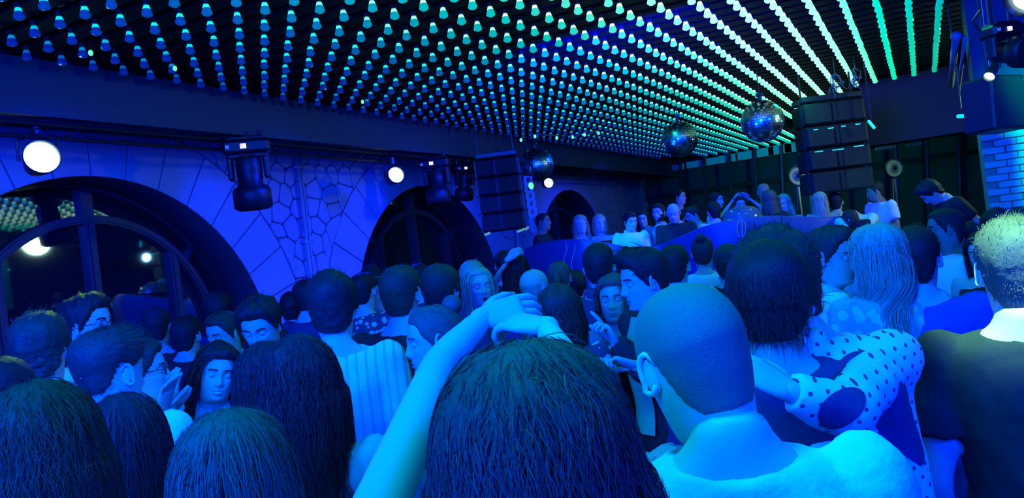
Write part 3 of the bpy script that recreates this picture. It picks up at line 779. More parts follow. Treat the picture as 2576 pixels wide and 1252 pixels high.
# windows behind the arches
for wi, (cy, cz) in enumerate(AC):
    wn = thing('window_%d' % (wi+1), 'arched window', 'window'); wn['kind'] = 'structure'; del wn['category']; del wn['label']
    g = G()
    def arc(R0, R1, x0, x1, a=PI/2, cz2=None, n=40):
        z_ = cz if cz2 is None else cz2
        V = []
        for t in np.linspace(-a, a, n):
            for (R_, x) in ((R0, x0), (R0, x1), (R1, x1), (R1, x0)): V.append((x, cy+R_*math.sin(t), z_+R_*math.cos(t)))
        F = [(i*4+k, i*4+(k+1) % 4, i*4+4+(k+1) % 4, i*4+4+k) for i in range(n-1) for k in range(4)]
        g.add(V, F)
    arc(AR-.025, AR+.03, RX+.0, RX+.06); OY, OZ, TR = .26, 1.22, 1.37; cy += OY; arc(TR-.04, TR+.04, RX+.0, RX+.09, 1.75, OZ); arc(TR-.02, TR+.02, RX+.09, RX+.105, 1.75, OZ); cy -= OY
    g.build('window_frame', FRAMEM, wn)
    for yy in (OY-.92, OY, OY+.92):
        zt2 = OZ+math.sqrt(TR*TR-(yy-OY)**2)
        g2 = G(); g2.box((RX+.045, cy+yy, zt2/2), (.07, .10, zt2)); g2.box((RX+.085, cy+yy, zt2/2), (.02, .05, zt2)); g2.build('mullion', FRAMEM, wn)
    g2 = G(); zt = cz+AR-.05; g2.box((RX+.045, cy+OY, (zt+OZ+TR)/2), (.06, .12, zt-OZ-TR)); g2.build('mullion', FRAMEM, wn)
    for s in (-1, 1):
        g2 = G(); R_ = 1.74; g2.box((RX+.045, cy+OY+s*1.16, OZ+1.03), (.055, .08, .36 if s > 0 else .5), rot('X', -s*.75)); g2.build('mullion', FRAMEM, wn)
    # panes: four lights below the transom arc, fanlight pieces above, each very slightly out of true
    def pane(poly, tz=None):
        c = np.mean(poly, 0); ty = random.uniform(-.004, .004); tz = random.uniform(-.004, .004) if tz is None else tz
        k = len(poly); V = [(RX+.02+(p[0]-c[0])*ty+(p[1]-c[1])*tz, *p) for p in poly]; V += [(v[0]-.008, v[1], v[2]) for v in V]
        mk('pane', V, [tuple(range(k)), tuple(range(2*k-1, k-1, -1))]+[(i, k+i, k+(i+1) % k, (i+1) % k) for i in range(k)], GLASS, wn)
    ed = [OY-TR, OY-.92, OY, OY+.92, OY+TR]
    for a, b in zip(ed, ed[1:]):
        pane([(cy+a, .02), (cy+b, .02)]+[(cy+y, OZ+math.sqrt(max(.0, TR**2-(y-OY)**2))) for y in np.linspace(b, a, 9)])
    for a0, a1 in ((-90, -48), (-48, 0), (0, 48), (48, 90)):
        ts = np.radians(np.linspace(a0, a1, 12)); pane([(cy+OY+TR*math.sin(t), OZ+TR*math.cos(t)) for t in ts]+[(cy+1.99*math.sin(t), cz+1.99*math.cos(t)) for t in ts[::-1]], -.018)
    for s in (-1, 1): pane([(cy+OY+s*TR, .02), (cy+OY+s*TR, OZ), (cy+s*1.95, cz), (cy+s*1.95, .02)])
    g2 = G(); g2.box((RX-.03, cy, 1.5), (.02, 2*AR+.1, 3.)); g2.build('blind', BLACKM, wn)
# other walls
def wallbox(name, c, s, m=None): g = G(); g.box(c, s); return struct(g.build(name, m or mat('dark_wall', (.035, .036, .04), .8, bump=.3, bscale=8, vary=.3)))
wallbox('wall_back', (-.6, YB+.1, 2.), (14.6, .2, 4.)); wallbox('wall_near', (-.6, YA-.2, 2.), (14.6, .2, 4.)); wallbox('wall_right', (4.6, 8.2, 2.), (.2, 27, 4.))
# ceiling: dark deck with one slat per row pitch
SP, SX = .25, .24675; X0, Y0, ZB = -2.149, 6.484, 1.751+CAMZ
g = G(); g.box((-.6, 8.4, 4.02), (14.6, 26, .1)); ceil = struct(g.build('ceiling', mat('deck_dark', (.01, .01, .012), .9)))
SL = bpy.data.meshes.new('slat'); g = G(); g.box((0, 0, 0), (6.4, .17, .03), bev=.004); SL.from_pydata(g.arr().tolist(), [], g.F); SL.materials.append(mat('slat_varnish', (.006, .007, .008), .75, vary=.3, bscale=6, spec=.1))
for j in range(-38, 56):
    o = bpy.data.objects.new('slat', SL); COL.objects.link(o); o.parent = ceil; o.location = (-2.45+random.uniform(-.01, .01), Y0+(j+.5)*SP, ZB+.085+random.uniform(-.002, .002)); o.rotation_euler = (random.uniform(-.02, .02), 0, 0)
for x in np.arange(-5.5, .8, .9):
    g = G(); g.box((x, 8.4, 3.72), (.06, 24, .14)); g.build('batten', BLACKM, ceil)
# beam along the left edge of the bulb field and the rig rail below it
g = G(); g.box((-5.66, 8.4, 3.40), (.12, 25.5, .42)); g.box((-6.05, 8.4, 3.62), (.7, 25.5, .04)); struct(g.build('trim_1', mat('beam_paint', (.05, .055, .07), .6, bump=.1, bscale=10)))
g = G()
for dx, dz in ((0, 0), (.10, 0), (.05, -.09)): g.tube([(-5.72+dx-.1, -3.5, 3.16+dz), (-5.72+dx-.1, 20, 3.16+dz)], .018, 8)
for y in np.arange(-3.4, 20, .3):
    g.tube([(-5.82, y, 3.16), (-5.77, y+.15, 3.07), (-5.72, y+.3, 3.16)], .006, 5)
tag(g.build('lighting_truss', BLACKM), 'slim black lattice rail carrying lamps along the arched wall', 'truss')
# bulkhead, window band and struts at the far right
wallbox('trim_2', (1.95, 13.2, 3.24), (5.2, .5, 1.12), mat('bulkhead_paint', (.022, .02, .04), .6))
wallbox('wall_right_2', (2.9, 13.25, 1.2), (3.0, .3, 2.4), mat('bulkhead_paint', (.022, .02, .04), .6))
PANE2 = mat('pale_panel', (.42, .5, .48), .5)
for a in range(9):
    u = a/8; px = 1660+345*u; py = 428-60*u-0*u
    c = on_plane(px, py, 1, 20.4); sz = .26+.05*u
    g = G(); g.box(c, (.34+.03*a, .05, .14+.012*a), rot('Y', -.0), .004); o = g.build('wall_panel', PANE2); tag(o, 'pale rectangular panel in the high band on the back wall, %s of nine from the left' % ['first', 'second', 'third', 'fourth', 'fifth', 'sixth', 'seventh', 'eighth', 'ninth'][a], 'panel', group='pale panels high on the back wall')
g = G()
for k in range(11):
    x0 = -5.6+k*.62; g.tube([(x0, 20.3, .3), (x0+.25, 20.2, 3.6)], .045, 6)
g.tube([(-6, 20.25, 2.72), (1, 20.25, 2.72)], .05, 6)
tag(g.build('steel_frame', BLACKG, None), 'dark steel frame of slanting struts standing before the back wall', 'frame')
# white painted brick pillar at the right
c0 = on_plane(2478, 520, 1, 8.2)
pr = on_plane(2470, 420, 1, 8.2)[0]
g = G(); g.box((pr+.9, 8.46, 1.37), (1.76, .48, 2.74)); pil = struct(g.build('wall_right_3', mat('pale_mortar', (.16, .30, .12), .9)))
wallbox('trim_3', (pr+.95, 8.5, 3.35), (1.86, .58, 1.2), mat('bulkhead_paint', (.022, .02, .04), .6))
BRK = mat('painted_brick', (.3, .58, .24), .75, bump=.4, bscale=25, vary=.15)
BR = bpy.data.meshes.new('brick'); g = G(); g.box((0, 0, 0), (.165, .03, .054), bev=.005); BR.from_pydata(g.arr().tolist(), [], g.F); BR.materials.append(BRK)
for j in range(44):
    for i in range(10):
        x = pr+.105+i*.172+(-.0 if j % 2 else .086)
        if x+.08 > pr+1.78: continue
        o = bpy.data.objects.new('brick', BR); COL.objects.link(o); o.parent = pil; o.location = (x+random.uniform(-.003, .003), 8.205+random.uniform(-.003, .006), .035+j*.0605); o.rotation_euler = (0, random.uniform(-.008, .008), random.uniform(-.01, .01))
lamp('SPOT', (pr+.3, 6.3, 3.2), 380, (0, 1, .5), (pr+.75, 8.2, 2.3), size=.1, spot=50, blend=.8, name='pillar_light')

# ---------------------------------------------------------------- ceiling bulbs
def bulb_mat(name, k):
    m = bpy.data.materials.new(name); m.use_nodes = True; nt = m.node_tree; b = nt.nodes['Principled BSDF']
    b.inputs['Base Color'].default_value = (.10, .12, .14, 1); b.inputs['Roughness'].default_value = .15
    ge = nt.nodes.new('ShaderNodeNewGeometry'); sp = nt.nodes.new('ShaderNodeSeparateXYZ'); nt.links.new(ge.outputs['Position'], sp.inputs[0])
    cr = nt.nodes.new('ShaderNodeValToRGB'); mr = nt.nodes.new('ShaderNodeMapRange'); mr.inputs['From Min'].default_value = -5.5; mr.inputs['From Max'].default_value = .5
    nt.links.new(sp.outputs['X'], mr.inputs['Value']); nt.links.new(mr.outputs['Result'], cr.inputs['Fac'])
    # the rows are driven at different levels, dim at the wall and full at the middle of the right half
    stops = ([(0, (0, .004, .10)), (.12, (0, .012, .15)), (.25, (0, .05, .2)), (.36, (0, .26, .27)), (.5, (0, .62, .38)), (.6, (.12, 1, .6)), (.68, (.5, 1.5, .85)), (.79, (.5, 1.5, .8)), (.83, (.3, 1, .7)), (.87, (0, .95, .45)), (.92, (0, .7, .35)), (1, (0, .36, .2))] if k == 0 else
             [(0, (0, .02, .2)), (.08, (0, .2, .4)), (.18, (0, .75, .65)), (.3, (.02, .95, .62)), (.42, (.35, 1, .75)), (.6, (.85, 1.6, 1.15)), (.79, (.85, 1.6, 1.15)), (.84, (.6, 1.2, 1)), (.92, (0, .9, .5)), (1, (0, .5, .3))])
    el = cr.color_ramp.elements
    while len(el) > 1: el.remove(el[-1])
    el[0].position = stops[0][0]; el[0].color = (*stops[0][1], 1)
    for p, c in stops[1:]: e_ = el.new(p); e_.color = (*c, 1)
    nt.links.new(cr.outputs['Color'], b.inputs['Emission Color'])
    b.inputs['Emission Strength'].default_value = [1.0, 1.5][k]; return m
BM0, BM1 = bulb_mat('bulb_cover_glass', 0), bulb_mat('bulb_core_glow', 1)
def bulb_geo(n):
    g = G(); rot_ = None
    g.lathe([(.024, .010), (.030, -.008), (.0345, -.022), (.029, -.033), (.014, -.041), (.001, -.043)], n); return g
def core_geo(n):
    g = G(); g.lathe([(.001, .034), (.0165, .032), (.0205, .020), (.0245, .009), (.022, .0085)], n); return g
def cap_geo(n):
    g = G(); g.lathe([(.001, .066), (.024, .064), (.024, .036), (.016, .033)], n); return g
BMS = []
for geo, m_, n in ((bulb_geo, BM0, 8), (core_geo, BM1, 8), (cap_geo, BLACKM, 8)):
    gg = geo(n); me = bpy.data.meshes.new('bulb'); me.from_pydata(gg.arr().tolist(), [], gg.F); me.materials.append(m_); BMS.append(me)
cells = []
for i in range(-13, 11):
    jm = 24 if i >= 6 else (34 if i >= 0 else (54 if i > -11 else 48))
    for j in range(-26, jm+1):
        p = np.array([X0+i*SX, Y0+j*SP, ZB]); v = p-np.array([0, 0, CAMZ]); dd = v @ FW
        if dd < 1.0: continue
        x = 1288+FPX*(v @ RT)/dd; y = 626-FPX*(v @ UP)/dd
        if -220 < x < 2800 and -500 < y < 700: cells.append((not (-30 < x < 2606 and -30 < y), dd, i, j, p))
cells.sort(key=lambda c: (c[0], c[1]))
_O1 = 'first second third fourth fifth sixth seventh eighth ninth tenth eleventh twelfth thirteenth fourteenth fifteenth sixteenth seventeenth eighteenth nineteenth twentieth'.split()
def ordw(n):
    if n <= 20: return _O1[n-1]
    t, u_ = divmod(n, 10); tw = {2: 'twent', 3: 'thirt', 4: 'fort', 5: 'fift', 6: 'sixt'}[t]; return tw+('ieth' if u_ == 0 else 'y-'+_O1[u_-1])
near300 = [c for c in cells[:300]]; first = {}
for c in near300: first[c[2]] = min(first.get(c[2], 99), c[3])
def bulb_label(i, j):
    colr = 'dim dark-blue' if i < -9 else 'blue' if i < -4 else 'turquoise' if i < 0 else 'glaring pale green' if i < 7 else 'even green'
    return '%s ceiling bulb, %s row from arched wall, %s along from near edge' % (colr, ordw(i+14), ordw(j-first[i]+1))
far = G(); far1 = G()
jit = lambda: random.uniform(-.004, .004)
for k, (_, dd, i, j, p) in enumerate(cells):
    loc = (p[0]+jit(), p[1]+jit(), p[2]+jit()*.5)
    if k < 300:
        o = bpy.data.objects.new('ceiling_bulb', BMS[0]); COL.objects.link(o); o.location = loc; o.rotation_euler = (random.uniform(-.03, .03), random.uniform(-.03, .03), random.uniform(0, .7))
        tag(o, bulb_label(i, j), 'lamp', 'near bulbs of the ceiling grid')
        for nm, me in (('core', BMS[1]), ('socket', BMS[2])):
            c = bpy.data.objects.new(nm, me); COL.objects.link(c); c.parent = o
    else:
        n = 6
        for f_, q in ((bulb_geo, 0), (core_geo, 1), (cap_geo, 2)):
            gg = f_(n); far.add(gg.arr()+np.array(loc), gg.F, q)
tag(far.build('far_ceiling_bulbs', [BM0, BM1, BLACKM]), 'dense field of small bulbs covering the far part of the ceiling', 'lamps', kind='stuff')
# tiny green marker lights between the bulbs
for k, (x, y, lab) in enumerate(((228, 133, 'tiny green pilot light among the leftmost ceiling bulbs'), (440, 172, 'tiny green pilot light second from the left at the ceiling edge'), (912, 256, 'tiny green pilot light above the far end of the first arch'), (1467, 338, 'bright pale pilot light inside the string by the first mirror ball'), (1336, 467, 'small round green-white lamp beside the perforated plate'))):
    p = on_plane(x, y, 2, ZB-.05) if y < 400 else at(x, y, 10.4); rb = .016 if y < 400 else .035; g = G(); V, F = ball((0, 0, 0), (rb, rb, rb*1.3), 10, 8); g.add(V, F); g.tube([(0, 0, .02), (0, 0, .09 if y < 400 else 3.95-p[2])], .006, 6, 1)
    o = g.build('pilot_light', [mat('pilot_green', (.1, .5, .1), .3, emit=(.10, 1, .25), est=1.6), BLACKM]); o.location = p; tag(o, lab, 'light')
# thin bright wires with small lamps (festoon) above the first mirror ball
g = G(); pts = [on_plane(x, y, 2, ZB-.07) for x, y in ((1310, 347), (1345, 338), (1400, 342), (1440, 340), (1470, 334), (1505, 330))]
g.tube(pts, .005, 5); g.tube([p+np.array([.03, .12, .01]) for p in pts], .004, 5)
for p in pts: V, F = ball(p-np.array([0, 0, .03]), (.022, .022, .028), 8, 6); g.add(V, F, 1)
o = g.build('string_lights', [METAL, mat('festoon_glow', (.4, .6, .4), .3, emit=(.15, 1, .55), est=1.2)], None, True); tag(o, 'short string of small pale lamps on wire by the ceiling edge', 'string lights')
# ---------------------------------------------------------------- mirror balls
def mirror_ball(px, py, r_px, d, lab):
    c = at(px, py, d); R = r_px/FPX*d
    t = thing('mirror_ball', lab, 'mirror ball', c, random.uniform(0, 1), 'mirror balls')
    g = G(); rows = 26; MI = []
    for j in range(rows):
        t0, t1 = PI*j/rows+.008, PI*(j+1)/rows-.008; tm = (t0+t1)/2; k = max(4, int(2*PI*math.sin(tm)/(PI/rows)))
        for i in range(k):
            a0, a1 = 2*PI*i/k+.006/max(.1, math.sin(tm)), 2*PI*(i+1)/k-.006/max(.1, math.sin(tm)); am = (a0+a1)/2
            nrm = np.array([math.sin(tm)*math.cos(am), math.sin(tm)*math.sin(am), math.cos(tm)])
            tlt = np.array([random.uniform(-.05, .05) for _ in range(3)]); V = []
            for (tt, aa) in ((t0, a0), (t1, a0), (t1, a1), (t0, a1)):
                q = np.array([math.sin(tt)*math.cos(aa), math.sin(tt)*math.sin(aa), math.cos(tt)]); q = q+nrm*np.dot(q-nrm, tlt)*1.; V.append(q*R)
            g.add(V, [(0, 1, 2, 3)])
    mo = g.build('mirror_tile', mat('mirror', (.85, .9, .92), .24, metal=1.), t); mo['kind'] = 'stuff'
    g = G(); V, F = ball((0, 0, 0), R*.985, 24, 16); g.add(V, F); g.build('core', BLACKM, t, True)
    g = G(); g.tube([(0, 0, R*.98), (0, 0, R+.05)], .025, 8); g.tube([(0, 0, R+.05), (0, 0, 3.62-c[2])], .006, 6); g.box((0, 0, R+.07), (.07, .07, .05), bev=.01); g.build('hanger', BLACKG, t)
    return t
mirror_ball(1350, 415, 43, 11.8, 'mirror ball hanging furthest toward the arched wall, dimly lit')
mirror_ball(1710, 350, 45, 11.3, 'middle mirror ball hanging under the dense bulbs')
mirror_ball(1918, 305, 53, 9.7, 'largest mirror ball hanging beside the hung speaker stack, against bright rows')
# ---------------------------------------------------------------- hung speaker arrays
def line_array(name, lab, TL, TR, BL, BR_, d, nbox, depth=.45):
    tl, tr, bl, br = [at(*p, d) for p in (TL, TR, BL, BR_)]
    c = (tl+tr+bl+br)/4; rx = (tr-tl); W = np.linalg.norm(rx); Hh = tl[2]-bl[2]
    ang = math.atan2(rx[1], rx[0])
    t = thing(name, lab, 'speaker', c, ang, 'hung speaker arrays')
    for k in range(nbox):
        z = Hh/2-(k+.5)*Hh/nbox; g = G(); g.box((0, depth/2, z), (W, depth, Hh/nbox-.018), bev=.02); b = g.build('cabinet', BLACKM, t)
        g = G(); g.box((-W*.02-W*.26, -.008, z), (W*.42, .02, Hh/nbox-.05), bev=.005); g.box((W*.24, -.008, z), (W*.42, .02, Hh/nbox-.05), bev=.005); g.box((-W*.01, -.004, z), (W*.06, .02, Hh/nbox-.07)); g.build('grille', SPKM, b)
        for s in (-1, 1):
            g = G(); g.box((s*(W/2+.008), .10, z), (.02, .07, Hh/nbox-.03)); g.tube([(s*(W/2+.012), .10, z+Hh/nbox*.5), (s*(W/2+.03), .10, z+Hh/nbox*.5)], .012, 8)
            g.build('rigging_plate', BLACKG, b)
    g = G(); g.box((0, depth/2, Hh/2+.05), (W*.98, depth*.9, .07), bev=.01); g.build('fly_frame', BLACKG, t)
    for s in (-1, 1):
        g = G(); g.tube([(s*W*.42, depth*.5, Hh/2+.08), (s*W*.42, depth*.5, 3.95-c[2])], .012, 6); g.build('chain', BLACKG, t)
    return t
line_array('speaker_array', 'big black hung stack of speaker cabinets over the booth, right of the mirror balls', (2024, 262), (2178, 240), (2044, 492), (2200, 470), 10.0, 4)
mst = thing('marker_strip', 'pale dashes shining in the joints between the big stack cabinets', 'tape')
for (x, y, w_) in ((2052, 326, .05), (2090, 322, .07), (2122, 317, .05), (2158, 312, .06), (2060, 381, .10), (2108, 376, .14), (2160, 367, .12)):
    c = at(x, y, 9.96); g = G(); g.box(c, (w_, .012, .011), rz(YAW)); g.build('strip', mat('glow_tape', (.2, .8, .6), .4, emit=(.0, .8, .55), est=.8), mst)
t = line_array('speaker_array', 'black hung speaker stack before the far arch, yellow tape under its corners', (1198, 400), (1306, 392), (1212, 585), (1318, 577), 10.6, 4, .4)
mst = thing('tape', 'yellow tape strips along the lower edge of the left hung speakers', 'tape')
for (x, y, w_) in ((1226, 588, .08), (1311, 579, .11), (1326, 574, .06)):
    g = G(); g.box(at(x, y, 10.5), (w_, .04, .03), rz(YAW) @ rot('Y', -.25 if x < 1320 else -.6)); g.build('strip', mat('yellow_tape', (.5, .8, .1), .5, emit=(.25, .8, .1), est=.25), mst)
# perforated rigging plate beside it
g = G(); 
for k in range(7):
    p = at(1328+(k*3), 452+k*20, 10.7); s = .105
    V = []; n = 16
    for i in range(n): a = 2*PI*i/n; V.append(p+RT*.022*math.cos(a)+UP*.036*math.sin(a))
    q = [(-1, -1), (0, -1), (1, -1), (1, 0), (1, 1), (0, 1), (-1, 1), (-1, 0)]
    W_ = [p+RT*.058*math.cos(2*PI*i/n)/max(abs(math.cos(2*PI*i/n)), abs(math.sin(2*PI*i/n)))+UP*.052*math.sin(2*PI*i/n)/max(abs(math.cos(2*PI*i/n)), abs(math.sin(2*PI*i/n))) for i in range(n)]
    VV = V+W_+[v+FW*.015 for v in V]+[v+FW*.015 for v in W_]
    F = [(i, (i+1) % n, n+(i+1) % n, n+i) for i in range(n)]+[(2*n+i, i, (i+1) % n, 2*n+(i+1) % n) for i in range(n)]+[(2*n+i, 3*n+i, 3*n+(i+1) % n, 2*n+(i+1) % n) for i in range(n)]
    g.add(VV, F)
tag(g.build('perforated_plate', mat('plate_grey', (.3, .32, .34), .5)), 'upright grey plate with a column of oval holes beside the left speakers', 'plate')
# ---------------------------------------------------------------- lamps on the rig
def par_can(px, py, rx, d, lab, z_hang=3.12, aim=None, strength=9):
    c = at(px, py, d); t = thing('wash_lamp', lab, 'stage light', c, 0, 'lit wash lamps'); R = rx/FPX*d
    dirv = np.array([0, 0, CAMZ])-c; dirv /= np.linalg.norm(dirv); dirv = dirv+np.array(aim or (0, 0, 0)); dirv /= np.linalg.norm(dirv)
    u, v = frame_of(dirv); Rm = np.stack([u, v, dirv], 1)
    g = G(); g.lathe([(.001, -.30), (R*.7, -.29), (R*.85, -.2), (R*1.12, -.02), (R*1.16, .03), (R*1.10, .03), (R*1.04, -.01)], 24, (0, 0, 0), Rm); g.build('housing', BLACKM, t, True)
    g = G(); g.lathe([(R*1.04, -.012), (R*.7, .004), (R*.3, .012), (.001, .014)], 24, (0, 0, 0), Rm); g.build('lens', LENS, t, True)
    g = G(); top = np.array([-.0, 0, z_hang-c[2]]); p = u if abs(u[2]) < .7 else v
    bk = -dirv*.10; g.tube([p*R*1.2+bk, p*R*1.2+bk+top*.75, top+bk, -p*R*1.2+bk+top*.75, -p*R*1.2+bk], .012, 6); g.tube([top+bk, top+bk+np.array([0, 0, .08])], .03, 8); g.build('yoke', BLACKG, t)
    return t
par_can(105, 395, 38, 5.9, 'glaring white-blue lamp at the far left above the first arch', 3.1, (.2, .1, .25))
par_can(996, 440, 18.5, 9.85, 'small glaring lamp over the top of the second arch', 3.05, (.2, .2, .2))
par_can(1380, 460, 11, 13.8, 'smallest glaring lamp behind the first mirror ball, over the third arch', 3.1, (.3, 0, .1))
par_can(2568, 2, 30, 3.3, 'long glaring lamp in the upper right corner of the view', 3.6, (-.5, .6, -.2))
par_can(2490, 190, 12, 5.6, 'small glaring lamp below the big fixture at the upper right', 3.3, (-.2, .3, -.3))
def moving_head(px, py, sc_, d, lab, yawr=0., head_tilt=0., lens_lit=False, up=3.15):
    c = at(px, py, d); t = thing('moving_head_lamp', lab, 'stage light', c, YAW+yawr, 'moving head lamps'); s = sc_
    g = G(); g.box((0, 0, .0), (.40*s, .24*s, .13*s), bev=.03*s); g.box((0, 0, .075*s), (.30*s, .2*s, .03*s), bev=.01*s)
    b = g.build('base', BLACKM, t)
    g = G(); g.box((-.02*s, -.125*s, .0), (.05*s, .01, .04*s)); g.build('display', mat('display_glow', (.5, .5, .6), .3, emit=(.8, .65, .9), est=2.0), b)
    for k in (-1, 1):
        g = G(); g.box((k*.06*s-.09*s, -.125*s, .0), (.03*s, .01, .03*s)); g.build('button', mat('button_glow', (.1, .2, .4), .4, emit=(.05, .2, .6), est=.5), b)
    g = G()
    for k in (-1, 1): g.box((k*.15*s, 0, -.16*s), (.05*s, .12*s, .24*s), bev=.015*s)
    g.box((0, 0, -.075*s), (.33*s, .14*s, .04*s), bev=.01*s); g.build('yoke', BLACKM, t)
    R = rot('X', head_tilt)
    g = G(); g.lathe([(.001, .16*s), (.08*s, .155*s), (.105*s, .12*s), (.11*s, .02*s), (.105*s, -.10*s), (.15*s, -.13*s), (.165*s, -.16*s), (.165*s, -.30*s), (.13*s, -.325*s), (.12*s, -.31*s)], 20, (0, 0, -.22*s), R); hd = g.build('head', BLACKM, t, True)
    g = G(); g.lathe([(.125*s, -.308*s), (.06*s, -.32*s), (.001, -.325*s)], 20, (0, 0, -.22*s), R); g.build('lens', LENS if lens_lit else GLASS, hd, True)
    for k in (-1, 1): g = G(); g.tube([(k*.12*s, 0, .05*s), (k*.12*s, 0, .12*s+.03)], .02*s, 8); g.tube([(k*.12*s, 0, .1*s), (k*.12*s, 0, up-c[2])], .012, 6); g.build('hook', BLACKG, t)
    g = G(); g.tube([(-.17*s, .05, .05*s), (-.25*s, .05, .16*s), (-.14*s, .05, .26*s)], .008, 6); g.build('cable', BLACKG, t)
    return t
def side_lamp(loc, R, lab, col, est):
    t = thing('wash_lamp', lab, 'stage light', loc, 0, 'lit wash lamps'); dv = np.array([-7.1-loc[0], -2.2, -.6]); dv /= np.linalg.norm(dv); u, v = frame_of(dv); Rm = np.stack([u, v, dv], 1)
    g = G(); g.lathe([(.001, -.34), (R*.6, -.32), (R*.9, -.2), (R*1.12, -.02), (R*1.14, .03), (R*1.05, .0)], 24, (0, 0, 0), Rm); g.build('housing', BLACKM, t, True)
    g = G(); g.lathe([(R*1.04, -.01), (R*.5, .01), (.001, .014)], 24, (0, 0, 0), Rm); g.build('lens', mat('side_lens_%d' % est, (.8, .8, .8), .4, emit=col, est=est), t, True)
    g = G(); g.tube([(0, 0, R*.9), (0, 0, 3.95-loc[2])], .02, 8); g.build('drop_rod', BLACKG, t)
side_lamp((2.0, 10.2, 3.15), .26, 'large lamp beyond the right edge, seen only as the glare in the first arched window', (.5, 1, .75), 60)
side_lamp((1.6, 12.5, 2.62), .09, 'small blue lamp beyond the right edge, seen only reflected in the first arched window', (.2, .6, 1), 40)
moving_head(620, 372, 1.08, 7.6, 'black moving head lamp with a lit display over the first spandrel', .25, .15)
moving_head(1095, 412, 1.0, 10.6, 'black moving head lamp hanging over the right side of the second arch', -.2, -.1)
moving_head(1165, 425, .8, 11.2, 'smaller black moving head lamp tucked against the left hung speakers', .6, .3)
moving_head(2520, 80, .52, 4.4, 'large moving head lamp at the upper right with its round lens toward the view', .2, -1.35, False, 3.7)
# black box speaker below it and rail of tube lamps
c = at(2500, 265, 6.3); t = thing('wall_speaker', 'black box speaker hung on the right before the brick pillar', 'speaker', c, YAW+.25)
g = G(); g.box((0, 0, 0), (.32, .3, .42), rot('Y', .05), .015); b = g.build('cabinet', BLACKM, t); g = G(); g.box((0, -.155, 0), (.28, .012, .38), rot('Y', .05), .004); g.build('grille', SPKM, t); g = G(); g.tube([(0, 0, .2), (0, 0, 3.95-c[2])], .015, 6); g.build('bracket', METAL, t)
g = G(); g.tube([at(2405, 92, 7.), at(2392, 215, 9.)], .032, 10); V, F = ball(at(2405, 92, 7.), .045, 12, 8); g.add(V, F); g.tube([at(2428, 95, 6.8), at(2410, 240, 8.8)], .018, 8)
tag(g.build('ceiling_pipe', mat('pipe_grey', (.16, .17, .19), .4), None, True), 'grey pipe pair at the right end of the bulb rows', 'pipe')
for k, (x, y, d_, lab) in enumerate(((2192, 313, 9.8, 'short lit tube clamp on the right edge of the big speaker stack'), (2420, 292, 7.5, 'small lit box lamp hanging on the dark wall left of the pillar'))):
    c = at(x, y, d_); g = G(); g.box(c, (.13 if not k else .10, .03, .035), rz(YAW) @ rot('Y', 1.0 if not k else .05), .01); o = g.build('tube_lamp', mat('tube_glow', (.2, .8, .7), .4, emit=(.0, .75, .7), est=1.0)); tag(o, lab, 'light')
    g = G(); g.tube([c+np.array([0, .05, .08]), np.array([c[0], c[1]+.05, 3.9])], .01, 6); g.build('drop_rod', BLACKM, o)
# round metal discs (wall fans) on the back wall
def disc(px, py, r, d, lab):
    c = at(px, py, d); t = thing('wall_fan', lab, 'fan', c, YAW+.1); R = r/FPX*d
    g = G(); Rm = rot('X', PI/2); g.lathe([(.001, .02), (.03, .02), (.03, .0), (R*.5, -.01), (R*.97, -.03), (R, -.02), (R*.97, .01)], 32, (0, 0, 0), Rm)
    g.build('disc', mat('brushed_disc', (.35, .4, .25), .45, metal=.4, bump=.2, bscale=60), t, True)
    g = G(); tt = np.linspace(0, 2*PI, 33); g.tube(np.stack([R*1.02*np.cos(tt), 0*tt, R*1.02*np.sin(tt)], 1), .012, 6, 0, False); V, F = ball((0, -.02, 0), .03, 10, 6); g.add(V, F); g.build('rim', BLACKG, t, True)
    g = G(); g.tube([(0, .04, 0), (0, .05, -1.2 if px < 2100 else -1.0)], .02, 6); g.tube([(-.02, .04, -R), (-.05, 0.04, -R-.35)], .006, 5); g.build('stand', METAL, t)
disc(2008, 441, 25, 11.5, 'round dull metal disc fan on a stand left of the big speaker stack')
disc(2250, 422, 24, 11.8, 'round metal disc fan with bright sectors right of the big speaker stack')
# pale lit panels right of the stack
for k, (pts_, lab) in enumerate((([(2206, 352), (2252, 345), (2254, 372), (2204, 378)], 'pale green lit panel beside the right edge of the big speaker stack'), ([(2280, 362), (2318, 357), (2318, 364), (2282, 369)], 'thin pale strip on the dark wall right of the lit green panel'))):
    P = [at(*p, 12.9) for p in pts_]; V = P+[p+FW*.03 for p in P]
    tag(mk('wall_panel', V, [(0, 1, 2, 3), (7, 6, 5, 4), (0, 4, 5, 1), (1, 5, 6, 2), (2, 6, 7, 3), (3, 7, 4, 0)], PANE2), lab, 'panel')
lamp('SPOT', at(2150, 480, 9.), 18, (0, .9, .5), at(2230, 365, 12.9), size=.1, spot=30, name='panel_light')
for x, y, d_ in ((2218, 430, 11), (2235, 290, 11), (1800, 430, 17.), (1850, 420, 17.)):
    pass
# hanging wires / dry vine between the rows and the stack
for k, (x, y, lab) in enumerate(((2100, 205, 'dry twig vine dangling above the left corner of the big speaker stack'), (2150, 190, 'dry twig vine dangling above the right part of the big speaker stack'))):
    g = G(); p0 = at(x, y-20, 9.6)
    for b_ in range(7):
        p = p0.copy(); P = [p.copy()]
        for q in range(5): p = p+np.array([random.uniform(-.05, .05), random.uniform(-.03, .03), random.uniform(-.075, -.02)]); P.append(p.copy())
        g.tube(P, .005, 5); V, F = ball(P[3]+np.array([.01, 0, 0]), (.015, .004, .012), 6, 4); g.add(V, F)
    g.tube([p0, np.array([p0[0], p0[1], 3.62])], .004, 5)
    tag(g.build('vine', mat('twig', (.15, .25, .15), .7)), lab, 'plant')
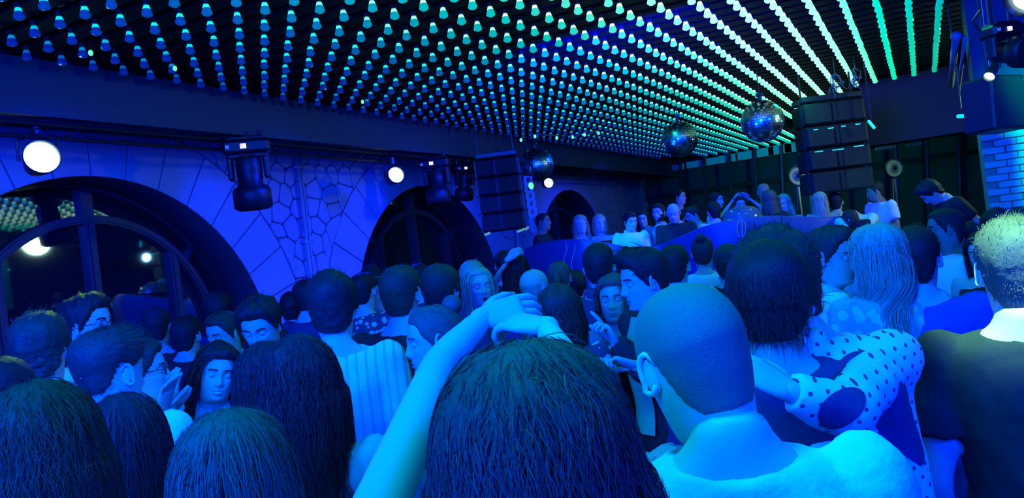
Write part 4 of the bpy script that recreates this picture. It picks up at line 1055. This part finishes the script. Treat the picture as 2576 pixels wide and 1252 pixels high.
# ---------------------------------------------------------------- booth: wavy front, counter and platform
prof = [(1262, 668, 10.9), (1305, 633, 10.6), (1350, 613, 10.3), (1400, 603, 10.1), (1440, 601, 10.), (1480, 602, 9.95), (1520, 608, 9.95), (1560, 617, 9.9), (1600, 624, 9.9), (1640, 623, 9.8), (1680, 608, 9.6), (1720, 591, 9.4), (1760, 573, 9.2), (1800, 561, 9.05), (1840, 552, 9.0), (1880, 546, 9.), (1940, 541, 9.), (2000, 543, 9.), (2060, 546, 9.), (2110, 544, 9.05), (2135, 540, 9.1)]
T_ = np.array([at(*p) for p in prof]); tt = np.linspace(0, len(T_)-1, 90); i0 = np.minimum(tt.astype(int), len(T_)-2); fr = (tt-i0)[:, None]; TT = T_[i0]*(1-fr)+T_[i0+1]*fr
k5 = np.array([.1, .2, .4, .2, .1]); TS = TT.copy(); TS[2:-2] = sum(TT[i:len(TT)-4+i]*k5[i] for i in range(5)); TT = TS
back = np.array([FW[0], FW[1], 0]); back /= np.linalg.norm(back)
booth = thing('dj_booth', 'long dark blue booth front with a wavy top edge', 'booth', (0, 0, 0))
V = []; F = []; n = len(TT)
for j, (dz, o_) in enumerate(((None, .05), (-.25, .0), (-.02, 0.), (0, .015), (0, .10), (-.04, .12), (None, .12))):
    for p in TT:
        q = p+back*o_
        if dz is None: q = np.array([q[0], q[1], .0])
        else: q = q+np.array([0, 0, dz])
        V.append(q)
F = to_quad(n, 7, False); mk('front_panel', V, F, FABRIC, booth, True)
g = G(); c = at(2166, 575, 8.9); g.box((c[0], c[1], c[2]-.9), (.16, .2, 2.0), rz(YAW), .02); g.build('end_post', BLACKM, booth)
# drawn outline figures on the front
def outline(pts_, lab, m_=None):
    P = []
    for x, y, d_ in pts_: P.append(at(x, y, d_))
    g = G(); g.tube(P, .006, 5); tag(g.build('outline_drawing', mat('chalk', (.25, .3, .5), .7), booth), lab)
def front_d(x): return float(np.interp(x, [p[0] for p in prof], [p[2] for p in prof]))-.035
ell = [(1865+11*math.sin(a), 575-22*math.cos(a), front_d(1865)) for a in np.linspace(0, 2*PI, 20)]
outline(ell+[(1868, 600, front_d(1868)), (1862, 625, front_d(1862))], 'thin pale outline of an oval on the booth front')
outline([(1422+4*math.sin(k*.9), 612+k*8, front_d(1422)) for k in range(9)], 'thin pale wavy line on the left lobe of the booth front')
outline([(1442+5*math.sin(k*.7+1), 615+k*9, front_d(1442)) for k in range(8)], 'thin pale wavy line beside the first one')
pl = G(); P0 = TT+back*.25
V = [(*p[:2], .40) for p in P0]+[(p[0]+back[0]*6.0, min(p[1]+back[1]*6.0, 20.0), .40) for p in P0]+[(*p[:2], 0) for p in P0]
F = to_quad(n, 2, False)+[(i, i+1, 2*n+i+1, 2*n+i) for i in range(n-1)]
struct(mk('floor_platform', V, F, mat('stage_black', (.02, .02, .02), .6)))
g = G(); g.box((.75, 9.75, .2), (1.7, 1.6, .4), bev=.01); struct(g.build('floor_riser', mat('stage_black', (.02, .02, .02), .6)))
# dome covered turntable / drum on the counter
c = at(1868, 552, 9.6); t = thing('drum', 'clear domed drum with a pale metal rim standing on the booth', 'drum', c, YAW)
R = .235
g = G(); g.lathe([(R, .0), (R*.98, .05), (R*.85, .10), (R*.55, .145), (R*.2, .16), (.001, .162)], 32); g.build('dome', mat('clear_shell', (.10, .14, .17), .12, spec=.8), t, True)
g = G(); g.lathe([(R*1.04, -.03), (R*1.07, -.0), (R*1.03, .02), (R*.99, .01)], 32); g.build('rim', METAL, t, True)
g = G(); g.lathe([(R, -.01), (R*.98, -.25), (.001, -.25)], 32); g.build('shell', BLACKG, t, True)
for k in range(3):
    a = k*2*PI/3; g = G(); g.tube([(R*.8*math.cos(a), R*.8*math.sin(a), -.2), (R*1.0*math.cos(a), R*1.0*math.sin(a), .40-c[2])], .012, 6); g.build('leg', METAL, t)

# ---------------------------------------------------------------- the crowd
GR = 'crowd on the dance floor'; ST = 'people on the raised booth'
def polka_extra(root, h, bend, warp, local):
    pass
# nearest row
person('person with a mass of dark hair at the lower left corner, seen from behind', 105, 985, 0, 185, d=1.42, sex='f', hair='wavy', hl=.34, hc='brown', shirt='tee', cl='black', group=GR)
person('person with smooth dark chin-length hair seen from behind, between two larger heads at lower left', 318, 1000, 0, 175, d=1.95, sex='f', hair='long', hl=.24, hc='black', shirt='long', cl='black', group=GR)
person('person with straight mid-brown hair seen from behind, in front of the smiling woman', 592, 1045, 0, 172, d=1.3, sex='f', hair='long', hl=.42, hc='mid', shirt='tee', cl='navy', group=GR)
person('woman with big dark curly hair, back turned, both arms raised over her head', 1350, 960, 0, 182, d=1.02, sex='f', hair='wavy', hl=.36, hc='brown', shirt='tank', cl='black', hscale=2.4, vol=1.35, curlw=.5, group=GR,
       arms=[((1105, 915, 1.50), (1215, 800, 1.60), (1320, 772, 1.62), .5), ((1450, 960, 1.40), (1372, 822, 1.52), (1270, 805, 1.58), .5)], shoulders=((930, 1340, 1.15), None))
person('man with a shaved pale head bent to the left, light T-shirt, from behind', 1800, 694, 0, 208, body=190, d=1.22, hair='buzz', hc='stub', cl='pale', nod=.28, tilt=-.10, turn=0, group=GR, hscale=1., arms=[((1500, 1330, 1.35), (1640, 1170, 1.75), (1745, 1105, 1.85), .5), 'd'])
person('man with thick straight dark hair and bare nape, behind the shaved pale head', 1938, 630, 0, 176, d=1.83, hair='bowl', hc='black', shirt='tee', cl='navy', nod=.1, group=GR, arms=('b', 'b'), sway=(0, -.3))
person('man in dotted white shirt with elbow patch, tousled dark hair, arm round his neighbour', 1962, 588, 0, 212, body=192, d=2.0, sway=(-.17, .18), hair='shag', hc='brown', shirt='long', cl='dots', collar=True, group=GR, hscale=.6,
       arms=['d', ((2128, 1035, 1.60), (1990, 985, 1.58), (1930, 950, 1.60), .5)], patch=True, wide=1.1)
person('broad man in a dark T-shirt at the right edge, nape brightly lit', 2558, 560, 0, 187, d=2.0, hair='short', hc='mid', cl='black', wide=1.12, group=GR, arms=['d', 'd'])
person('man with faded undercut, face turned away to the right, white shirt, lower left', 268, 846, 190, 128, body=150, hair='fade', hc='brown', shirt='long', cl='white', nod=.05, group=GR, d=2.45)
person('woman with long dark wavy hair from behind, bare shoulder with thin dark straps', 757, 862, 0, 176, d=2.05, sex='f', hair='wavy', hl=.22, hc='black', shirt='strap', cl='black', strap=True, group=GR)
person('person with rounded dark hair from behind, pressed beside the woman with bare shoulder', 674, 868, 0, 168, d=2.45, sex='f', hair='long', hl=.18, hc='black', shirt='tee', cl='black', group=GR)
person('man with rim-lit short dark hair at the far left, white T-shirt, from behind', 102, 800, 165, 165, hair='curly', hc='brown', cl='white', group=GR, d=2.85, hscale=.7)
person('person cut by the left edge, dark hair tied back', 8, 900, 160, 150, hair='pony', hc='black', sex='f', shirt='tee', cl='black', group=GR, d=2.4)
person('tall man with curly hair and round glasses looking right, white shirt', 222, 752, 128, 56, hair='curly', hc='black', shirt='tee', cl='white', glasses=True, group=GR, d=3.55, hscale=.8)
person('man with glasses clapping, half hidden behind the undercut man', 352, 862, 118, 84, hair='short', hc='brown', shirt='long', cl='white', glasses=True, group=GR, d=3.15,
       arms=[((380, 1120, 3.3), (412, 1030, 3.1), (425, 945, 3.05), .2), ((400, 1120, 3.4), (440, 1020, 3.2), (432, 935, 3.15), .2)])
person('smiling woman with long dark wavy hair tilting her head, facing the viewer', 525, 872, 122, 8, sex='f', hair='wavy', hl=.36, hc='black', shirt='tank', cl='black', smile=1.0, mouth='teeth', tilt=-.25, nod=.02, group=GR, d=3.4)
person('short haired man looking down left, behind the smiling woman', 572, 785, 112, -48, hair='short', hc='brown', shirt='tee', cl='grey', nod=.15, group=GR, d=4.4)
person('young man with curly quiff looking down, white shirt, left of the striped shirt', 667, 745, 142, -22, body=-10, hair='curly', hc='black', shirt='long', cl='white', nod=.38, group=GR, d=3.75, hscale=.8)
person('person with blocky dark hair from behind, white striped shirt', 838, 700, 140, 172, hair='block', hc='black', shirt='long', cl='stripes', group=GR, d=3.15)
person('man with short hair from behind in a black T-shirt, centre left of the crowd', 1005, 676, 128, 158, body=176, hair='short', hc='brown', cl='black', group=GR, d=3.6, wide=1.08)
person('man with rounded bowl hair from behind, beside the blonde woman', 1112, 674, 112, 150, hair='bowl', hc='brown', shirt='tee', cl='navy', group=GR, d=4.2)
person('woman in profile facing left with combed-back hair, behind the raised arm', 1098, 768, 160, -82, sex='f', hair='bun', hc='mid', shirt='strap', cl='grey', group=GR, d=2.75, nod=.05)
person('blonde woman with long straight hair and open mouth, facing the viewer', 1207, 675, 98, 16, sex='f', hair='long', hl=.30, hc='blond', shirt='tee', cl='blue', mouth='open', nod=-.1, group=GR, d=4.7)
person('fair haired person directly behind the blonde woman', 1190, 660, 90, 170, hair='short', hc='blond', cl='navy', group=GR, d=5.4)
person('bald man in the middle, face turned away to the right', 1345, 677, 92, 140, hair='bald', hc='grey', shirt='tee', cl='grey', group=GR, d=5.0)
person('woman with tied-back light hair from behind, right of the bald man in the middle', 1407, 658, 84, 172, sex='f', hair='pony', hc='mid', shirt='tee', cl='pale', group=GR, d=5.7)
person('woman with dark hair raising a hand to her head before the booth', 1297, 640, 84, 185, sex='f', hair='long', hl=.28, hc='black', shirt='tee', cl='navy', group=GR, d=5.9,
       arms=[((1245, 705, 5.8), (1278, 652, 5.7), (1292, 640, 5.7), .6), 'd'])
person('woman with dark curly hair from behind, just above the raised arm', 1408, 724, 0, 165, sex='f', hair='wavy', hl=.25, hc='brown', shirt='tee', cl='floral', group=GR, d=3.5, curlw=.8)
person('dark haired man from behind in collared dark shirt below the left lobe of the booth', 1507, 618, 104, 172, hair='short', hc='black', shirt='long', cl='navy', collar=True, group=GR, d=4.5)
person('girl with long straight hair and a dark tank top facing the viewer, centre right', 1549, 692, 112, -10, body=8, sex='f', hair='long', hl=.36, hc='mid', shirt='tank', cl='black', group=GR, d=4.0)
def green_front(root, h, bend, warp, local):
    zf = np.linspace(.56, .845, 10); ry = np.interp(zf, [.56, .615, .66, .71, .755, .79, .815, .845], [.112, .098, .108, .122, .124, .108, .09, .07]); V = []
    for z, y in zip(zf, ry):
        for k in range(7):
            x = (-.075+.025*k)*(1.0 if z < .8 else .8); V.append((x, y+.026-x*x*3.2, z*h))
    V = np.array(V); V[:, 1] += noise(V, 30)*.003
    mk('shirt_front', warp(V), to_quad(7, 10, False), CL['green'], root, True)['label'] = 'pale green shirt showing between the jacket fronts'
person('young man with dark quiff smiling to the left, dark jacket over pale green shirt', 1628, 636, 134, -68, body=-58, hair='quiff', hc='black', shirt='jacket', cl='black', smile=.8, group=GR, d=3.45, nod=.1,
       arms=[((1625, 930, 3.25), (1548, 862, 3.25), (1520, 815, 3.22), .9, (-.6, -.6, 0), 1, 1), ((1690, 960, 3.1), (1600, 920, 3.0), (1548, 905, 3.0), .9, (-.5, -.5, -.3), 1, 1)], extra=green_front)
person('man with short dark hair from behind, loose pale patterned shirt, right of the quiff', 1697, 622, 98, 168, hair='short', hc='black', shirt='tee', cl='tiedye', group=GR, d=4.8)
person('woman with a topknot seen from behind before the right lobe of the booth', 1768, 596, 78, 176, sex='f', hair='bun', hc='brown', shirt='tee', cl='white', group=GR, d=6.0)
person('person with low rounded dark hair in front of the booth, right of the topknot', 1832, 622, 84, 180, hair='bowl', hc='brown', cl='black', group=GR, d=5.5)
person('young man in profile facing right with combed short hair and white collar', 2086, 574, 138, 62, body=100, hair='short', hc='brown', shirt='long', cl='white', collar=True, nod=.12, group=GR, d=3.4)
person('blonde woman with long straight hair in a pale mottled jacket, face turned left', 2212, 568, 0, -118, body=200, sex='f', hair='long', hl=.36, hc='blond', shirt='jacket', cl='tiedye', group=GR, d=3.1)
person('broad shouldered man from behind in a blue T-shirt, right of the blonde jacket woman', 2300, 578, 140, 170, body=182, hair='short', hc='black', cl='blue', group=GR, d=3.1, wide=1.12)
person('woman in a dark cap with light spots, bent low between profile man and blonde', 2128, 585, 96, 150, sex='f', hair='curly', hc='black', shirt='tee', cl='white', group=GR, d=5.2)
person('man in profile facing left with cropped hair, white T-shirt, near the right', 2380, 527, 96, -78, body=-60, hair='crop', hc='black', skin=SKIND, cl='white', group=GR, d=4.8)
person('man with glasses looking down right of the white T-shirt profile', 2448, 556, 100, -35, hair='short', hc='black', glasses=True, cl='white', nod=.35, group=GR, d=5.0)
person('woman with a dark bob looking down, V-neck dark top, near the right edge', 2478, 580, 104, -18, sex='f', hair='long', hl=.15, hc='black', shirt='tank', cl='black', nod=.15, group=GR, d=4.5)
person('dark haired person far right behind the woman with the bob', 2510, 534, 84, 170, hair='shag', hc='black', cl='black', group=GR, d=5.6)
person('dark haired person cut by the right edge under the brick pillar', 2566, 528, 90, 160, hair='short', hc='brown', cl='black', group=GR, d=5.4)
# filling rows by the wall
for k, (x, y, hh, f_, hr, c_, cl_, lab) in enumerate((
    (915, 690, 84, 150, 'short', 'black', 'floral', 'man in a shirt printed with flowers, between the blocky hair and the black T-shirt'),
    (950, 700, 80, -30, 'short', 'brown', 'white', 'man half hidden left of the black T-shirt, looking left'),
    (775, 705, 84, 140, 'short', 'black', 'navy', 'dark haired man whose brow is lit white, left of the blocky hair'),
    (735, 735, 80, 170, 'crop', 'black', 'white', 'man near the wall behind the curly quiff'),
    (640, 745, 84, 160, 'short', 'black', 'black', 'dark head close to the wall at the foot of the first arch'),
    (548, 742, 84, 175, 'shag', 'black', 'navy', 'dark head with raised hair edge inside the first arch'),
    (470, 800, 92, 150, 'short', 'black', 'black', 'shadowed man in front of the first arch window, above the smiling woman'),
    (395, 780, 88, 165, 'short', 'black', 'black', 'shadowed person behind the clapping man'),
    (1055, 665, 76, 175, 'crop', 'black', 'navy', 'dark head between the two rounded heads at the second arch'),
    (935, 668, 66, 170, 'short', 'black', 'black', 'small dark head at the left foot of the second arch'),
    (1270, 634, 66, 180, 'short', 'black', 'black', 'small dark head at the left end of the booth'),
    (1445, 690, 74, 170, 'curly', 'black', 'black', 'dark curly head right of the tied-back light hair'),
    (1585, 645, 96, 175, 'short', 'black', 'navy', 'dark head half hidden behind the quiff man'),
    (1480, 800, 100, 170, 'curly', 'black', 'floral', 'person in a dark printed dress behind the girl in the tank top'),
    (2250, 590, 92, 160, 'short', 'black', 'navy', 'dark head between the blonde jacket woman and the broad blue T-shirt'),
    (2330, 588, 90, 175, 'short', 'black', 'black', 'dark head behind the broad blue T-shirt'),
    (2140, 640, 100, 30, 'short', 'black', 'white', 'person in white crouching between the profile man and the blonde'))):
    person(lab, x, y, hh, f_, hair=hr, hc=c_, cl=cl_, sex='f' if k in (5, 13) else 'm', group=GR)
# on the raised booth
PL = .40
def up(lab, x, y, hh, f_, **k): return person(lab, x, y, hh, f_, floor=PL, group=ST, **k)
up('heavy dark silhouette of a shaven man at the left end of the booth', 1366, 536, 56, 70, hair='buzz', hc='black', cl='black', skin=SKIND, d=10.6, wide=1.15)
up('woman with light wavy hair looking down on the left lobe of the booth', 1461, 543, 50, 10, sex='f', hair='wavy', hl=.28, hc='blond', shirt='tank', cl='navy', d=10.5)
up('brightly lit blonde woman standing at the left lobe of the booth', 1508, 540, 48, 12, sex='f', hair='long', hl=.16, hc='blond', shirt='tank', cl='black', d=10.6)
up('man in a white open-neck shirt in the dip of the booth', 1584, 534, 46, 25, hair='short', hc='black', shirt='long', cl='white', collar=True, d=10.5, arms=('b', 'b'), nod=.2)
up('woman with dark hair and dark top beside the white shirt', 1619, 529, 46, -15, sex='f', hair='long', hl=.2, hc='black', shirt='tank', cl='black', d=11.2, nod=.1)
up('bearded man in a grey shirt with one hand raised in the dip of the booth', 1657, 514, 48, -25, hair='short', hc='black', shirt='long', cl='grey', beard=True, d=10.7, arms=('o', 'd'))
up('bald man in a black top with folded arms behind the booth', 1695, 509, 52, -8, hair='bald', hc='grey', shirt='long', cl='black', d=10.1, arms=('c', 'c'), nod=.35, wide=1.12)
up('man with short hair looking left beyond the bald man with folded arms', 1748, 517, 44, -60, hair='short', hc='brown', cl='grey', d=11.3, nod=.3)
up('person in a dark cap holding up a small light, far back of the booth', 1710, 478, 40, 60, hair='crop', hc='black', cl='black', d=13., arms=('d', 'o'))
up('woman in profile facing right with dark hair above the drum', 1803, 484, 46, 60, sex='f', hair='long', hl=.12, hc='black', shirt='tee', cl='pale', d=11.2)
up('man with dark hair bent low with one hand up before the drum', 1796, 510, 50, 200, hair='short', hc='black', cl='pale', d=10.5, arms=('d', 'o'))
up('man holding a phone up with both hands behind the drum', 1862, 497, 46, 20, hair='short', hc='brown', cl='navy', d=11., arms=('u', 'u'), nod=-.1)
up('person with cropped fair hair behind the long haired one by the drum', 1921, 463, 46, 190, hair='crop', hc='blond', cl='black', d=11.6)
up('person with long tousled light hair seen from behind, right of the drum', 1937, 481, 52, 170, sex='f', hair='wavy', hl=.2, hc='mid', shirt='tee', cl='black', d=10.2)
up('smiling woman with wavy blonde hair behind the right lobe of the booth', 1976, 490, 48, -20, sex='f', hair='wavy', hl=.2, hc='blond', shirt='tank', cl='black', smile=1., mouth='teeth', d=10.3, tilt=.15)
up('woman with long straight fair hair and olive top, head bowed', 2062, 484, 50, -160, sex='f', hair='long', hl=.3, hc='blond', shirt='long', cl='grey', d=10., arms=('b', 'd'))
up('man in a white T-shirt partly hidden by the bent man', 2102, 486, 46, 175, hair='short', hc='black', cl='white', d=10.2)
up('man bending forward in a pale long-sleeved shirt at the right end of the booth', 2140, 500, 50, -12, hair='short', hc='black', shirt='long', cl='pale', d=9.05, lean=.62, nod=1.0, arms=(((2192, 560, 8.95), (2172, 600, 8.75)), ((2112, 560, 9.0), (2140, 596, 8.85))))
up('man in white T-shirt and blue jeans looking left at the right end of the booth', 2206, 456, 50, -75, body=-50, hair='short', hc='black', cl='white', skin=SKIND, d=10.1, arms=('b', 'b'), pants='blue', nod=.15)
up('curly haired man in a dark T-shirt bending over on the dark right side', 2352, 446, 56, -80, body=-60, hair='curly', hc='black', cl='black', d=8.2, lean=.45, nod=.4)
run_jobs()
# pale T-shirt man at the very left of the pointing hands: wrist watch of the folded-arms man
